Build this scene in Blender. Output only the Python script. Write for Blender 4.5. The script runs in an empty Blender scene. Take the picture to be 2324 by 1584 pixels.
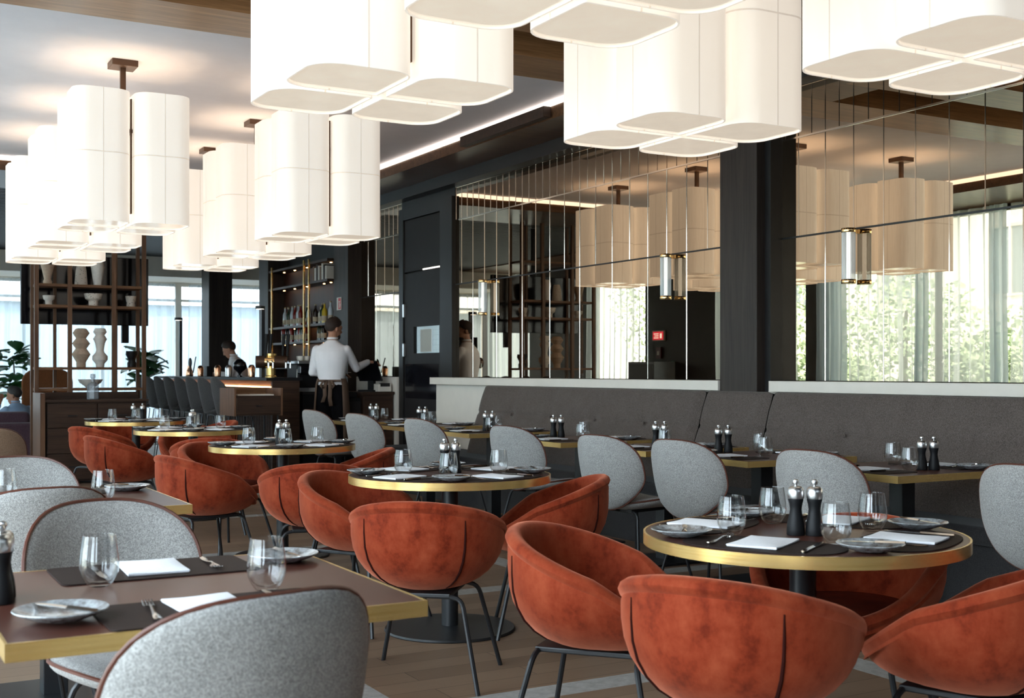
import bpy, bmesh, math, random
from math import sin, cos, pi, radians as R, sqrt, atan2
from mathutils import Vector, Matrix, noise

SC = bpy.context.scene
COL = SC.collection
rnd = random.Random(7)

# ------------------------------------------------------------------ camera
FPX, HORIZON, CAMH, YAW = 2713.0, 842.0, 1.24, R(29.53)
cam_d = bpy.data.cameras.new('camera')
cam = bpy.data.objects.new('camera', cam_d); COL.objects.link(cam)
cam.location = (0, 0, CAMH); cam.rotation_euler = (R(90), 0, -YAW)
cam_d.sensor_width = 36.0; cam_d.lens = 36.0 * FPX / 2324.0
cam_d.shift_y = (HORIZON - 792.0) / 2324.0
cam_d.clip_start = 0.05; cam_d.clip_end = 300
cam_d.dof.use_dof = True; cam_d.dof.focus_distance = 6.0; cam_d.dof.aperture_fstop = 6.3
SC.camera = cam

# ------------------------------------------------------------------ colour management, sampling
SC.view_settings.view_transform = 'Standard'; SC.view_settings.look = 'None'
SC.view_settings.gamma = 1.0; SC.view_settings.use_curve_mapping = False
SC.view_settings.exposure = 0.22
cy = SC.cycles
cy.use_denoising = True
cy.max_bounces = 9; cy.diffuse_bounces = 3; cy.glossy_bounces = 4
cy.transmission_bounces = 8; cy.transparent_max_bounces = 16
cy.caustics_reflective = False; cy.caustics_refractive = False
cy.sample_clamp_indirect = 6.0
cy.use_adaptive_sampling = True; cy.adaptive_threshold = 0.02

# ------------------------------------------------------------------ daylight
W = bpy.data.worlds.new('daylight'); SC.world = W; W.use_nodes = True
_bg = W.node_tree.nodes['Background']
_bg.inputs['Color'].default_value = (0.77, 0.89, 1.0, 1); _bg.inputs['Strength'].default_value = 9.5
W.cycles.sampling_method = 'MANUAL'; W.cycles.sample_map_resolution = 256

_sd = bpy.data.lights.new('sun', 'SUN'); _sd.energy = 14.0; _sd.angle = 0.02; _sd.color = (0.93, 0.97, 1.0)
_so = bpy.data.objects.new('sun', _sd); COL.objects.link(_so); _so.rotation_euler = (Vector((-0.5, 0.62, -0.95)).to_track_quat('-Z', 'Y')).to_euler(); _so.location = (12, 8, 14)

def portal(name, loc, rot, sx, sy):
    d = bpy.data.lights.new(name, 'AREA'); d.shape = 'RECTANGLE'; d.size = sx; d.size_y = sy
    d.cycles.is_portal = True
    o = bpy.data.objects.new(name, d); COL.objects.link(o); o.location = loc; o.rotation_euler = rot
    return o

# ------------------------------------------------------------------ scene object helpers
def tag(o, label=None, cat=None, group=None, kind=None):
    if label: o['label'] = label
    if cat: o['category'] = cat
    if group: o['group'] = group
    if kind: o['kind'] = kind
    return o

def empty(name, loc=(0, 0, 0), rz=0.0, label=None, cat=None, group=None):
    o = bpy.data.objects.new(name, None); COL.objects.link(o)
    o.location = loc; o.rotation_euler = (0, 0, rz); o.empty_display_size = 0.1
    return tag(o, label, cat, group)

class MB:
    """collects geometry for ONE mesh object"""
    def __init__(s): s.v = []; s.f = []; s.sm = []
    def add(s, vs, fs, smooth=False, M=None):
        b = len(s.v)
        if M is not None: vs = [M @ Vector(p) for p in vs]
        s.v.extend([tuple(p) for p in vs])
        s.f.extend([tuple(i + b for i in f) for f in fs]); s.sm.extend([smooth] * len(fs))
        return s
    def box(s, c, size, rz=0.0, M=None):
        x, y, z = size[0] / 2, size[1] / 2, size[2] / 2
        vs = [Vector((i * x, j * y, k * z)) for i in (-1, 1) for j in (-1, 1) for k in (-1, 1)]
        m = Matrix.Translation(c) @ Matrix.Rotation(rz, 4, 'Z')
        if M is not None: m = M @ m
        return s.add(vs, [(0, 1, 3, 2), (4, 6, 7, 5), (0, 4, 5, 1), (2, 3, 7, 6), (0, 2, 6, 4), (1, 5, 7, 3)], False, m)
    def bb(s, x0, x1, y0, y1, z0, z1):
        return s.box(((x0 + x1) / 2, (y0 + y1) / 2, (z0 + z1) / 2), (abs(x1 - x0), abs(y1 - y0), abs(z1 - z0)))
    def lathe(s, prof, n=24, c=(0, 0, 0), M=None, smooth=True, a0=0.0):
        vs, fs = [], []; m = len(prof)
        for k in range(n):
            a = a0 + 2 * pi * k / n
            for r, z in prof: vs.append((c[0] + r * cos(a), c[1] + r * sin(a), c[2] + z))
        for k in range(n):
            k2 = (k + 1) % n
            for i in range(m - 1):
                if prof[i][0] < 1e-7 and prof[i + 1][0] < 1e-7: continue
                fs.append((k * m + i, k2 * m + i, k2 * m + i + 1, k * m + i + 1))
        return s.add(vs, fs, smooth, M)
    def tube(s, pts, r, n=8, M=None, cap=True, smooth=True):
        P = [Vector(p) for p in pts]; rr = r if isinstance(r, (list, tuple)) else [r] * len(P)
        T = []
        for i in range(len(P)):
            t = P[min(i + 1, len(P) - 1)] - P[max(i - 1, 0)]
            T.append(t.normalized())
        up = Vector((0, 0, 1)) if abs(T[0].z) < 0.9 else Vector((1, 0, 0))
        N = (up - T[0] * up.dot(T[0])).normalized(); vs, fs = [], []
        for i, p in enumerate(P):
            N = (N - T[i] * N.dot(T[i])).normalized(); B = T[i].cross(N)
            for k in range(n):
                a = 2 * pi * k / n; vs.append(p + (N * cos(a) + B * sin(a)) * rr[i])
        for i in range(len(P) - 1):
            for k in range(n):
                k2 = (k + 1) % n
                fs.append((i * n + k, i * n + k2, (i + 1) * n + k2, (i + 1) * n + k))
        s.add(vs, fs, smooth, M)
        if cap:
            b = len(s.v) - len(vs)
            s.f.append(tuple(b + k for k in range(n))[::-1]); s.sm.append(False)
            s.f.append(tuple(b + (len(P) - 1) * n + k for k in range(n))); s.sm.append(False)
        return s
    def ring(s, pts, r, n=6, M=None):
        """closed tube"""
        P = [Vector(p) for p in pts]; L = len(P); vs, fs = [], []
        N = None
        for i in range(L):
            t = (P[(i + 1) % L] - P[i - 1]).normalized()
            if N is None:
                up = Vector((0, 0, 1)) if abs(t.z) < 0.8 else Vector((0, 1, 0)); N = up
            N = (N - t * N.dot(t)).normalized(); B = t.cross(N)
            for k in range(n):
                a = 2 * pi * k / n; vs.append(P[i] + (N * cos(a) + B * sin(a)) * r)
        # untwist the last ring
        off = min(range(n), key=lambda o: (Vector(vs[(L - 1) * n]) - Vector(vs[o])).length)
        for i in range(L):
            for k in range(n):
                k2 = (k + 1) % n
                if i < L - 1: fs.append((i * n + k, i * n + k2, (i + 1) * n + k2, (i + 1) * n + k))
                else: fs.append((i * n + k, i * n + k2, (k2 + off) % n, (k + off) % n))
        return s.add(vs, fs, True, M)
    def prism(s, out, z0, z1, M=None, smooth_side=False):
        n = len(out); vs = [(p[0], p[1], z0) for p in out] + [(p[0], p[1], z1) for p in out]
        s.add(vs, [tuple(range(n))[::-1], tuple(range(n, 2 * n))], False, M)
        b = len(s.v) - 2 * n
        for k in range(n):
            k2 = (k + 1) % n; s.f.append((b + k, b + k2, b + n + k2, b + n + k)); s.sm.append(smooth_side)
        return s
    def loft(s, rings, closed=True, caps=True, smooth=True, M=None):
        n = len(rings[0]); vs = [p for r in rings for p in r]; fs = []
        for i in range(len(rings) - 1):
            for k in range(n if closed else n - 1):
                k2 = (k + 1) % n; fs.append((i * n + k, i * n + k2, (i + 1) * n + k2, (i + 1) * n + k))
        s.add(vs, fs, smooth, M)
        if caps and closed:
            b = len(s.v) - len(vs)
            s.f.append(tuple(b + k for k in range(n))[::-1]); s.sm.append(smooth)
            s.f.append(tuple(b + (len(rings) - 1) * n + k for k in range(n))); s.sm.append(smooth)
        return s
    def ball(s, c, r, n=12, M=None):
        rr = r if isinstance(r, (tuple, list)) else (r, r, r)
        m = max(4, n // 2); vs, fs = [], []
        for i in range(m + 1):
            t = -pi / 2 + pi * i / m
            for k in range(n):
                a = 2 * pi * k / n; vs.append((c[0] + rr[0] * cos(t) * cos(a), c[1] + rr[1] * cos(t) * sin(a), c[2] + rr[2] * sin(t)))
        for i in range(m):
            for k in range(n):
                k2 = (k + 1) % n; fs.append((i * n + k, i * n + k2, (i + 1) * n + k2, (i + 1) * n + k))
        return s.add(vs, fs, True, M)
    def mesh(s, name, mat, bevel=0.0, seg=2, merge=True):
        me = bpy.data.meshes.new(name); me.from_pydata(s.v, [], s.f)
        me.polygons.foreach_set('use_smooth', s.sm)
        if merge or bevel:
            bm = bmesh.new(); bm.from_mesh(me)
            if merge: bmesh.ops.remove_doubles(bm, verts=bm.verts, dist=1e-5)
            bmesh.ops.dissolve_degenerate(bm, edges=bm.edges, dist=1e-6)
            bmesh.ops.recalc_face_normals(bm, faces=bm.faces)
            if bevel:
                es = [e for e in bm.edges if len(e.link_faces) == 2 and e.calc_face_angle(0) > 0.6]
                bmesh.ops.bevel(bm, geom=es, offset=bevel, segments=seg, profile=0.5, affect='EDGES', clamp_overlap=True)
            bm.to_mesh(me); bm.free()
        me.materials.append(mat); me.update()
        if any(s.sm): me.set_sharp_from_angle(angle=R(38))
        return me
    def obj(s, name, mat, parent=None, bevel=0.0, seg=2, loc=None, rz=0.0, merge=True):
        o = bpy.data.objects.new(name, s.mesh(name, mat, bevel, seg, merge)); COL.objects.link(o)
        if parent is not None: o.parent = parent
        if loc is not None: o.location = loc
        if rz: o.rotation_euler = (0, 0, rz)
        return o

def struct(o): o['kind'] = 'structure'; return o

def dup(root, loc, rz=0.0, label=None, group=None, cat=None):
    """a copy of a thing with copies of its parts and sub-parts (shared meshes)"""
    def rec(o, parent):
        c = o.copy(); COL.objects.link(c)
        if parent is not None: c.parent = parent
        for ch in KIDS.get(o.name, ()): rec(ch, c)
        return c
    r = rec(root, None)
    r.location = loc; r.rotation_euler = (root.rotation_euler.x, root.rotation_euler.y, rz)
    return tag(r, label, cat, group)

KIDS = {}
def note_kids(root):
    KIDS[root.name] = [c for c in bpy.data.objects if c.parent == root]
    for c in KIDS[root.name]: note_kids(c)

class Kind:
    """a kind of thing: the first placement moves the original, later ones copy it"""
    ALL = []
    def __init__(s, root): s.root = root; s.used = False; note_kids(root); Kind.ALL.append(s)
    def put(s, loc, rz=0.0, label=None, group=None, cat=None):
        if not s.used:
            s.used = True; o = s.root; o.location = loc
            o.rotation_euler = (o.rotation_euler.x, o.rotation_euler.y, rz)
            return tag(o, label, cat, group)
        return dup(s.root, loc, rz, label, group, cat)

def rrect(w, d, r, n=5, c=(0, 0)):
    out = []
    for (sx, sy, a0) in ((1, 1, 0), (-1, 1, pi / 2), (-1, -1, pi), (1, -1, 1.5 * pi)):
        for k in range(n + 1):
            a = a0 + pi / 2 * k / n
            out.append((c[0] + sx * (w / 2 - r) + r * cos(a), c[1] + sy * (d / 2 - r) + r * sin(a)))
    return out

def px2floor(px, py, z=0.0):
    """pixel of the photograph -> room x, y at height z"""
    d = FPX * (CAMH - z) / (py - HORIZON); xc = (px - 1162.0) / FPX * d
    return (xc * cos(YAW) + d * sin(YAW), -xc * sin(YAW) + d * cos(YAW))

# ------------------------------------------------------------------ materials
def srgb(r, g, b):
    def f(c):
        c /= 255.0
        return c / 12.92 if c <= 0.04045 else ((c + 0.055) / 1.055) ** 2.4
    return (f(r), f(g), f(b))

class NT:
    def __init__(s, name):
        s.m = bpy.data.materials.new(name); s.m.use_nodes = True
        s.t = s.m.node_tree; s.n = s.t.nodes; s.l = s.t.links
        s.b = s.n['Principled BSDF']; s.out = s.n['Material Output']
    def node(s, typ, **kw):
        n = s.n.new(typ)
        for k, v in kw.items():
            if k.startswith('i_'):
                key = k[2:]; key = int(key) if key.isdigit() else key.replace('_', ' ')
                n.inputs[key].default_value = v
            else: setattr(n, k, v)
        return n
    def link(s, a, b): s.l.new(a, b)
    def coord(s, scale=(1, 1, 1), rot=(0, 0, 0), kind='Object'):
        tc = s.node('ShaderNodeTexCoord'); mp = s.node('ShaderNodeMapping')
        mp.inputs['Scale'].default_value = scale; mp.inputs['Rotation'].default_value = rot
        s.link(tc.outputs[kind], mp.inputs[0]); return mp.outputs[0]
    def noise(s, vec, scale, detail=3, rough=0.55):
        n = s.node('ShaderNodeTexNoise'); n.inputs['Scale'].default_value = scale
        n.inputs['Detail'].default_value = detail; n.inputs['Roughness'].default_value = rough
        s.link(vec, n.inputs['Vector']); return n.outputs['Fac']
    def ramp(s, fac, stops):
        r = s.node('ShaderNodeValToRGB'); e = r.color_ramp.elements
        e[0].position, e[0].color = stops[0][0], (*stops[0][1], 1)
        e[1].position, e[1].color = stops[-1][0], (*stops[-1][1], 1)
        for p, c in stops[1:-1]:
            x = e.new(p); x.color = (*c, 1)
        s.link(fac, r.inputs[0]); return r.outputs[0]
    def math(s, op, a, b=None, c=None):
        n = s.node('ShaderNodeMath', operation=op)
        for i, v in enumerate((a, b, c)):
            if v is None: continue
            if isinstance(v, (int, float)): n.inputs[i].default_value = v
            else: s.link(v, n.inputs[i])
        return n.outputs[0]
    def mix(s, fac, a, b):
        n = s.node('ShaderNodeMix', data_type='RGBA')
        for i, v in ((0, fac), (6, a), (7, b)):
            if isinstance(v, (int, float)): n.inputs[i].default_value = v
            elif isinstance(v, tuple): n.inputs[i].default_value = (*v, 1)
            else: s.link(v, n.inputs[i])
        return n.outputs[2]
    def bump(s, h, strength=0.3, dist=0.002):
        n = s.node('ShaderNodeBump'); n.inputs['Strength'].default_value = strength; n.inputs['Distance'].default_value = dist
        s.link(h, n.inputs['Height']); s.link(n.outputs[0], s.b.inputs['Normal'])
    def P(s, **kw):
        for k, v in kw.items():
            key = {'col': 'Base Color', 'rough': 'Roughness', 'metal': 'Metallic', 'spec': 'Specular IOR Level', 'sheen': 'Sheen Weight',
                   'sheenr': 'Sheen Roughness', 'trans': 'Transmission Weight', 'ior': 'IOR', 'coat': 'Coat Weight', 'ecol': 'Emission Color',
                   'estr': 'Emission Strength', 'alpha': 'Alpha', 'sheent': 'Sheen Tint', 'aniso': 'Anisotropic'}[k]
            if isinstance(v, bpy.types.NodeSocket): s.link(v, s.b.inputs[key])
            elif isinstance(v, tuple): s.b.inputs[key].default_value = (*v, 1) if len(v) == 3 else v
            else: s.b.inputs[key].default_value = v
        return s

def plain(name, col, rough=0.5, metal=0.0, spec=0.5, var=0.08, scale=6.0, **kw):
    """a plain finish with a little procedural unevenness in tone and gloss"""
    t = NT(name); v = t.coord(); f = t.noise(v, scale, 3)
    a = tuple(c * (1 - var) for c in col); b = tuple(min(1, c * (1 + var)) for c in col)
    t.P(col=t.ramp(f, [(0.3, a), (0.7, b)]), rough=rough, metal=metal, spec=spec, **kw)
    return t.m

def wood(name, dark, light, scale=1.0, axis=0, rough=0.45):
    t = NT(name); sc = [14 * scale] * 3; sc[axis] = 0.9 * scale
    v = t.coord(tuple(sc)); f = t.noise(v, 1.6, 6, 0.65)
    sc2 = [60 * scale] * 3; sc2[axis] = 2.5 * scale
    g = t.noise(t.coord(tuple(sc2)), 2.0, 2)
    h = t.math('MULTIPLY_ADD', g, 0.35, t.math('MULTIPLY', f, 0.65))
    t.P(col=t.ramp(h, [(0.32, dark), (0.68, light)]), rough=rough, spec=0.28); t.bump(h, 0.15, 0.001)
    return t.m

def fabric(name, c1, c2, scale=420.0, rough=0.9, sheen=0.25, bumpk=0.5):
    t = NT(name); v = t.coord()
    w = t.node('ShaderNodeTexVoronoi'); w.inputs['Scale'].default_value = scale; t.link(v, w.inputs['Vector'])
    n = t.noise(v, 9, 4); k = t.noise(v, scale * 0.5, 2, 0.7)
    h = t.math('ADD', t.math('MULTIPLY', w.outputs['Distance'], 0.55), t.math('MULTIPLY_ADD', k, 0.55, t.math('MULTIPLY', n, 0.15)))
    t.P(col=t.ramp(h, [(0.38, c1), (0.78, c2)]), rough=rough, spec=0.15, sheen=sheen, sheenr=0.5); t.bump(h, bumpk, 0.002)
    return t.m

def velvet(name, c0, c1, c2):
    t = NT(name); v = t.coord()
    f = t.noise(t.coord((1, 1, 0.55)), 11, 5, 0.62); g = t.noise(v, 420, 2)
    b = t.noise(v, 28, 3, 0.7)
    h = t.math('MULTIPLY_ADD', b, 0.3, t.math('MULTIPLY', f, 0.7))
    t.P(col=t.ramp(h, [(0.36, c0), (0.47, c1), (0.66, c2)]), rough=0.75, spec=0.1, sheen=0.6, sheenr=0.45, sheent=(1.0, 0.36, 0.22, 1))
    t.bump(g, 0.25, 0.001)
    return t.m

M = {}
M['velvet'] = velvet('orange_velvet', (0.125, 0.013, 0.004), (0.235, 0.031, 0.010), (0.32, 0.058, 0.022))
M['velvet_seat'] = plain('velvet_seat', (0.13, 0.018, 0.007), 0.9, spec=0.1, var=0.2, scale=12)  # velvet colour darkened to stand for shade under the tabletop
M['velvet_dark'] = plain('velvet_seam', (0.03, 0.006, 0.004), 0.9, spec=0.1)
M['grey_fab'] = fabric('grey_tweed', srgb(114, 113, 111), srgb(170, 168, 165), 290, sheen=0.15)
M['leather'] = plain('brown_leather', srgb(88, 48, 35), 0.45, var=0.15, scale=30)
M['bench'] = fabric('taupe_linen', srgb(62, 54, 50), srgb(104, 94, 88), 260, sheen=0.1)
M['bench_dark'] = fabric('charcoal_linen', srgb(34, 33, 34), srgb(58, 56, 56), 300, sheen=0.1)  # dark grey linen, colour lowered further to stand for shadow under the tables
M['stool_fab'] = fabric('charcoal_wool', srgb(44, 43, 43), srgb(72, 70, 70), 200, sheen=0.15)
M['black_metal'] = plain('black_powder_coat', (0.012, 0.013, 0.015), 0.38, spec=0.5)
M['black'] = plain('matt_black', (0.007, 0.007, 0.008), 0.5, spec=0.25)
M['screen'] = plain('dark_screen_glass', (0.006, 0.006, 0.008), 0.12)
M['chrome'] = plain('steel', (0.72, 0.72, 0.72), 0.3, 1.0, var=0.04)
M['cutlery'] = plain('cutlery_steel', (0.70, 0.69, 0.67), 0.16, 1.0, var=0.03)
M['copper'] = plain('copper', (0.85, 0.48, 0.30), 0.2, 1.0)
t = NT('brushed_brass'); f = t.noise(t.coord((1, 1, 130)), 2.5, 4)
t.P(col=t.ramp(f, [(0.3, (0.78, 0.50, 0.15)), (0.7, (0.98, 0.68, 0.28))]), metal=0.78, rough=0.27); M['brass'] = t.m
M['gold'] = plain('polished_gold', (0.83, 0.58, 0.28), 0.18, 1.0)
t = NT('brown_laminate'); f = t.noise(t.coord(), 3, 3)
t.P(col=t.ramp(f, [(0.3, srgb(72, 40, 32)), (0.7, srgb(86, 50, 40))]), rough=0.3, spec=0.3); M['top'] = t.m
M['mat'] = plain('placemat_leather', srgb(40, 29, 26), 0.6, spec=0.2, var=0.12, scale=60)
M['linen'] = fabric('white_linen', srgb(232, 234, 240), srgb(250, 250, 252), 500, sheen=0.1, bumpk=0.2)
t = NT('glazed_stoneware'); f = t.noise(t.coord(), 26, 6, 0.7)
t.P(col=t.ramp(f, [(0.36, srgb(92, 84, 78)), (0.5, srgb(150, 152, 154)), (0.64, srgb(186, 194, 198))]), rough=0.25, spec=0.6, coat=0.4); M['plate'] = t.m
def glass_mat(name, tint=(1, 1, 1)):
    """clear thin-walled glass: sees through straight, mirrors by angle"""
    t = NT(name); t.n.remove(t.b)
    tr = t.node('ShaderNodeBsdfTransparent'); tr.inputs[0].default_value = (*tint, 1)
    gl = t.node('ShaderNodeBsdfGlossy'); gl.inputs['Roughness'].default_value = 0.02
    fr = t.node('ShaderNodeFresnel'); ge = t.node('ShaderNodeNewGeometry'); t.link(t.math('MULTIPLY_ADD', ge.outputs['Backfacing'], 1 / 1.5 - 1.5, 1.5), fr.inputs['IOR'])
    mx = t.node('ShaderNodeMixShader'); k = t.math('MULTIPLY_ADD', fr.outputs[0], 1.5, 0.0)
    t.link(k, mx.inputs[0]); t.link(tr.outputs[0], mx.inputs[1]); t.link(gl.outputs[0], mx.inputs[2]); t.link(mx.outputs[0], t.out.inputs[0])
    return t.m
M['glass'] = glass_mat('clear_glass', (0.965, 0.97, 0.972))
M['pane'] = glass_mat('window_glass', (0.93, 0.96, 0.96))
t = NT('bronze_mirror'); f = t.noise(t.coord(), 0.9, 1)
t.P(col=t.ramp(f, [(0.0, (0.46, 0.365, 0.26)), (1.0, (0.48, 0.38, 0.275))]), metal=1.0, rough=0.0); M['mirror'] = t.m
M['white'] = plain('white_paint', srgb(222, 214, 202), 0.6, var=0.03)
M['ceil'] = plain('ceiling_plaster', srgb(226, 219, 222), 0.9, var=0.02)
M['darkwall'] = plain('anthracite_panel', srgb(40, 38, 38), 0.55, spec=0.2, var=0.06)
M['darkframe'] = plain('blackened_frame', srgb(24, 22, 22), 0.45)
M['soffit'] = plain('dark_soffit', srgb(28, 24, 22), 0.6, spec=0.2)
M['walnut'] = wood('walnut', srgb(58, 38, 28), srgb(104, 72, 52))
M['walnut_y'] = wood('walnut_lengthwise', srgb(70, 46, 32), srgb(128, 90, 62), axis=1)
M['walnut_x'] = wood('walnut_crosswise', srgb(74, 50, 34), srgb(140, 100, 70), axis=0)
M['walnut_z'] = wood('walnut_upright', srgb(72, 49, 36), srgb(126, 92, 69), axis=2)
M['oak_dark'] = wood('smoked_oak', srgb(40, 29, 24), srgb(74, 54, 43))
M['pillar'] = wood('pillar_veneer', srgb(36, 30, 27), srgb(64, 55, 50), scale=0.6, axis=2, rough=0.5)
M['terracotta'] = plain('bare_clay', srgb(196, 172, 150), 0.85, var=0.12, scale=40)
M['whiteclay'] = plain('white_clay', srgb(222, 214, 204), 0.8, var=0.08, scale=30)
t = NT('speckled_clay'); w = t.node('ShaderNodeTexVoronoi'); w.inputs['Scale'].default_value = 45; t.link(t.coord(), w.inputs['Vector'])
t.P(col=t.ramp(w.outputs['Distance'], [(0.16, srgb(70, 56, 46)), (0.26, srgb(218, 206, 192))]), rough=0.8); M['speckle'] = t.m
# ------------------------------------------------------------------ room shell
XW, ZC, ZS = 5.73, 3.46, 3.31           # mirror wall, coffer ceiling, soffit underside
XL, YB, YF, XR = -1.2, -3.6, 23.6, 9.2  # window wall, wall behind, far window wall, far room side

t = NT('floor_boards_and_stone_bands')
tc = t.node('ShaderNodeTexCoord'); sp = t.node('ShaderNodeSeparateXYZ'); t.link(tc.outputs['Object'], sp.inputs[0])
bk = t.node('ShaderNodeTexBrick'); t.link(tc.outputs['Object'], bk.inputs['Vector'])
bk.offset = 0.37; bk.inputs['Scale'].default_value = 1.0; bk.inputs['Brick Width'].default_value = 1.25; bk.inputs['Row Height'].default_value = 0.145
bk.inputs['Mortar Size'].default_value = 0.002; bk.inputs['Mortar Smooth'].default_value = 0.1
bk.inputs['Color1'].default_value = (*srgb(128, 103, 83), 1); bk.inputs['Color2'].default_value = (*srgb(154, 127, 104), 1); bk.inputs['Mortar'].default_value = (*srgb(70, 54, 44), 1)
gr = t.noise(t.coord((1.2, 22, 1)), 2.2, 6, 0.65)
wcol = t.mix(t.math('MULTIPLY', gr, 0.45), bk.outputs['Color'], srgb(110, 87, 69))
def band(s, off, width):
    m = t.math('FLOORED_MODULO', t.math('SUBTRACT', s, off), 2.02)
    return t.math('LESS_THAN', m, width)
msk = t.math('MAXIMUM', band(sp.outputs['X'], 1.67, 0.16), band(sp.outputs['Y'], 3.88, 0.15))
stn = t.ramp(t.noise(t.coord(), 24, 5, 0.7), [(0.3, srgb(150, 147, 142)), (0.7, srgb(188, 186, 182))])
t.P(col=t.mix(msk, wcol, stn), rough=0.42, spec=0.4)
fl = MB(); fl.bb(XL - 0.2, XR + 0.2, YB - 0.2, YF + 0.2, -0.12, 0)
struct(fl.obj('floor', t.m))

# ceiling: coffer plaster, slatted near coffer, soffit frame with a dark recess
struct(MB().bb(-0.05, 5.30, 7.15, 13.45, ZC, ZC + 0.08).obj('ceiling_coffer', M['ceil']))
nc = MB().bb(-0.05, 5.30, YB, 6.0, ZC + 0.06, ZC + 0.12)
struct(nc.obj('ceiling_back', M['soffit']))
sl = MB()
y = YB + 0.1
while y < 5.85:
    sl.bb(0.1, 5.12, y, y + 0.045, ZC, ZC + 0.05); y += 0.09
struct(sl.obj('ceiling_slats', M['soffit']))
so = MB()
def soff(x0, x1, y0, y1): so.bb(x0, x1, y0, y1, ZS, ZC + 0.14)
soff(5.12, XW + 0.3, YB, 17.2); soff(XL - 0.3, 0.1, YB, YF + 0.3)
soff(4.79, 5.12, 6.31, 6.78); soff(0.1, 0.45, 6.31, 6.78)
soff(0.1, 5.12, 13.3, 14.6)
struct(so.obj('ceiling_soffit', M['soffit_wood'] if 'soffit_wood' in M else wood('soffit_wood', srgb(60, 40, 28), srgb(112, 80, 56), axis=0, rough=0.3)))
bm2 = MB(); bm2.bb(0.1, 5.12, 6.78, 7.27, ZS, ZC + 0.14); bm2.bb(0.1, 5.12, 5.86, 6.31, ZS, ZC + 0.14)
struct(bm2.obj('ceiling_beam', wood('beam_wood_lit', srgb(130, 92, 62), srgb(190, 142, 100), axis=0, rough=0.3)))  # soffit wood with its colour lightened to stand for light falling on the beam
struct(MB().bb(0.4, 4.85, 6.25, 6.85, ZC + 0.05, ZC + 0.12).obj('ceiling_recess', M['black']))
# slatted bar ceiling further back and the white bulkhead before the far windows
sb = MB().bb(0.1, XR, 14.6, 22.2, ZS + 0.12, ZS + 0.2)
yy = 14.65
while yy < 22.2:
    sb.bb(0.1, XR, yy, yy + 0.07, ZS + 0.02, ZS + 0.12); yy += 0.13
struct(sb.obj('ceiling_bar', plain('blue_grey_slats', srgb(34, 38, 42), 0.5)))
struct(MB().bb(XL, XR, 22.2, YF, 2.97, 3.5).obj('wall_bulkhead', M['white']))
# light slots round the coffers and the boards beneath them
M['led'] = plain('led_strip', (1, 1, 1), 0.5); NTb = M['led'].node_tree.nodes['Principled BSDF']
NTb.inputs['Emission Color'].default_value = (1.0, 0.90, 0.78, 1); NTb.inputs['Emission Strength'].default_value = 2.2
def led(x0, x1, y0, y1, label):
    o = MB().bb(x0, x1, y0, y1, ZC - 0.048, ZC - 0.002).obj('led_strip', M['led'])
    return tag(o, label, 'light', 'light strips in the ceiling slots')
led(5.105, 5.118, 7.3, 13.28, 'long white light strip in the ceiling slot above the mirror wall')
led(0.102, 0.115, 7.3, 13.28, 'long white light strip in the ceiling slot on the window side')
led(0.15, 5.08, 5.842, 5.858, 'white light strip across the ceiling before the dark recess')
led(0.15, 5.08, 13.282, 13.295, 'white light strip across the far end of the plaster ceiling')
bd = MB().bb(5.03, 5.103, 8.36, 9.86, ZS + 0.005, ZC - 0.055)
struct(bd.obj('trim_1', M['oak_dark'], bevel=0.004))

# walls
wl = M['darkwall']
struct(MB().bb(XW + 0.02, XW + 0.3, YB, 17.2, 0, ZS).obj('wall_right', wl))
struct(MB().bb(XR, XR + 0.2, 17.0, YF, 0, 3.5).obj('wall_right_far', M['white']))
struct(MB().bb(XW + 0.3, XR, 17.0, 17.2, 0, 3.5).obj('wall_bar_end', wl))
struct(MB().bb(XW - 0.14, XW + 0.02, YB, 13.93, ZS - 0.12, ZS).obj('trim_2', M['darkframe']))
# pillars on the mirror wall and by the far windows
def pillar(n, x0, x1, y0, y1, m):
    o = MB().bb(x0, x1, y0, y1, 0, ZS + 0.02).obj('wall_pillar_%d' % n, m, bevel=0.006); return struct(o)
pillar(1, 5.547, XW + 0.02, 6.36, 6.756, M['pillar'])
struct(MB().bb(5.62, XW + 0.02, 6.30, 6.359, 0, ZS).obj('trim_3', M['darkframe']))
pillar(2, 5.547, XW + 0.02, 13.93, 14.42, M['pillar'])
pillar(3, 5.9, 6.33, 21.56, 22.06, M['pillar'])
pillar(4, 5.45, XW + 0.02, 16.78, 17.2, M['pillar'])
pillar(5, 5.547, XW + 0.02, -1.33, -0.88, M['pillar'])
# low white wall with its ledge under the mirrors
lw = MB().bb(5.60, XW + 0.02, 6.756, 11.53, 0, 1.10)
struct(lw.obj('wall_low', M['white']))
struct(MB().bb(5.60, XW + 0.02, -0.88, 6.30, 0, 1.10).obj('wall_low_near', M['white']))
struct(MB().bb(5.53, XW + 0.02, 6.757, 11.55, 1.10, 1.172).obj('trim_4', M['white'], bevel=0.003))
e = rrect(XW + 0.02 - 5.53, 6.25 + 0.88, 0.05, 5, ((XW + 0.02 + 5.53) / 2, (6.25 - 0.88) / 2))
struct(MB().prism(e, 1.10, 1.172, smooth_side=True).obj('trim_5', M['white'], bevel=0.002))
struct(MB().bb(5.66, XW + 0.02, 12.70, 13.93, 0, 1.17).obj('wall_low_bar', M['white']))

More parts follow.
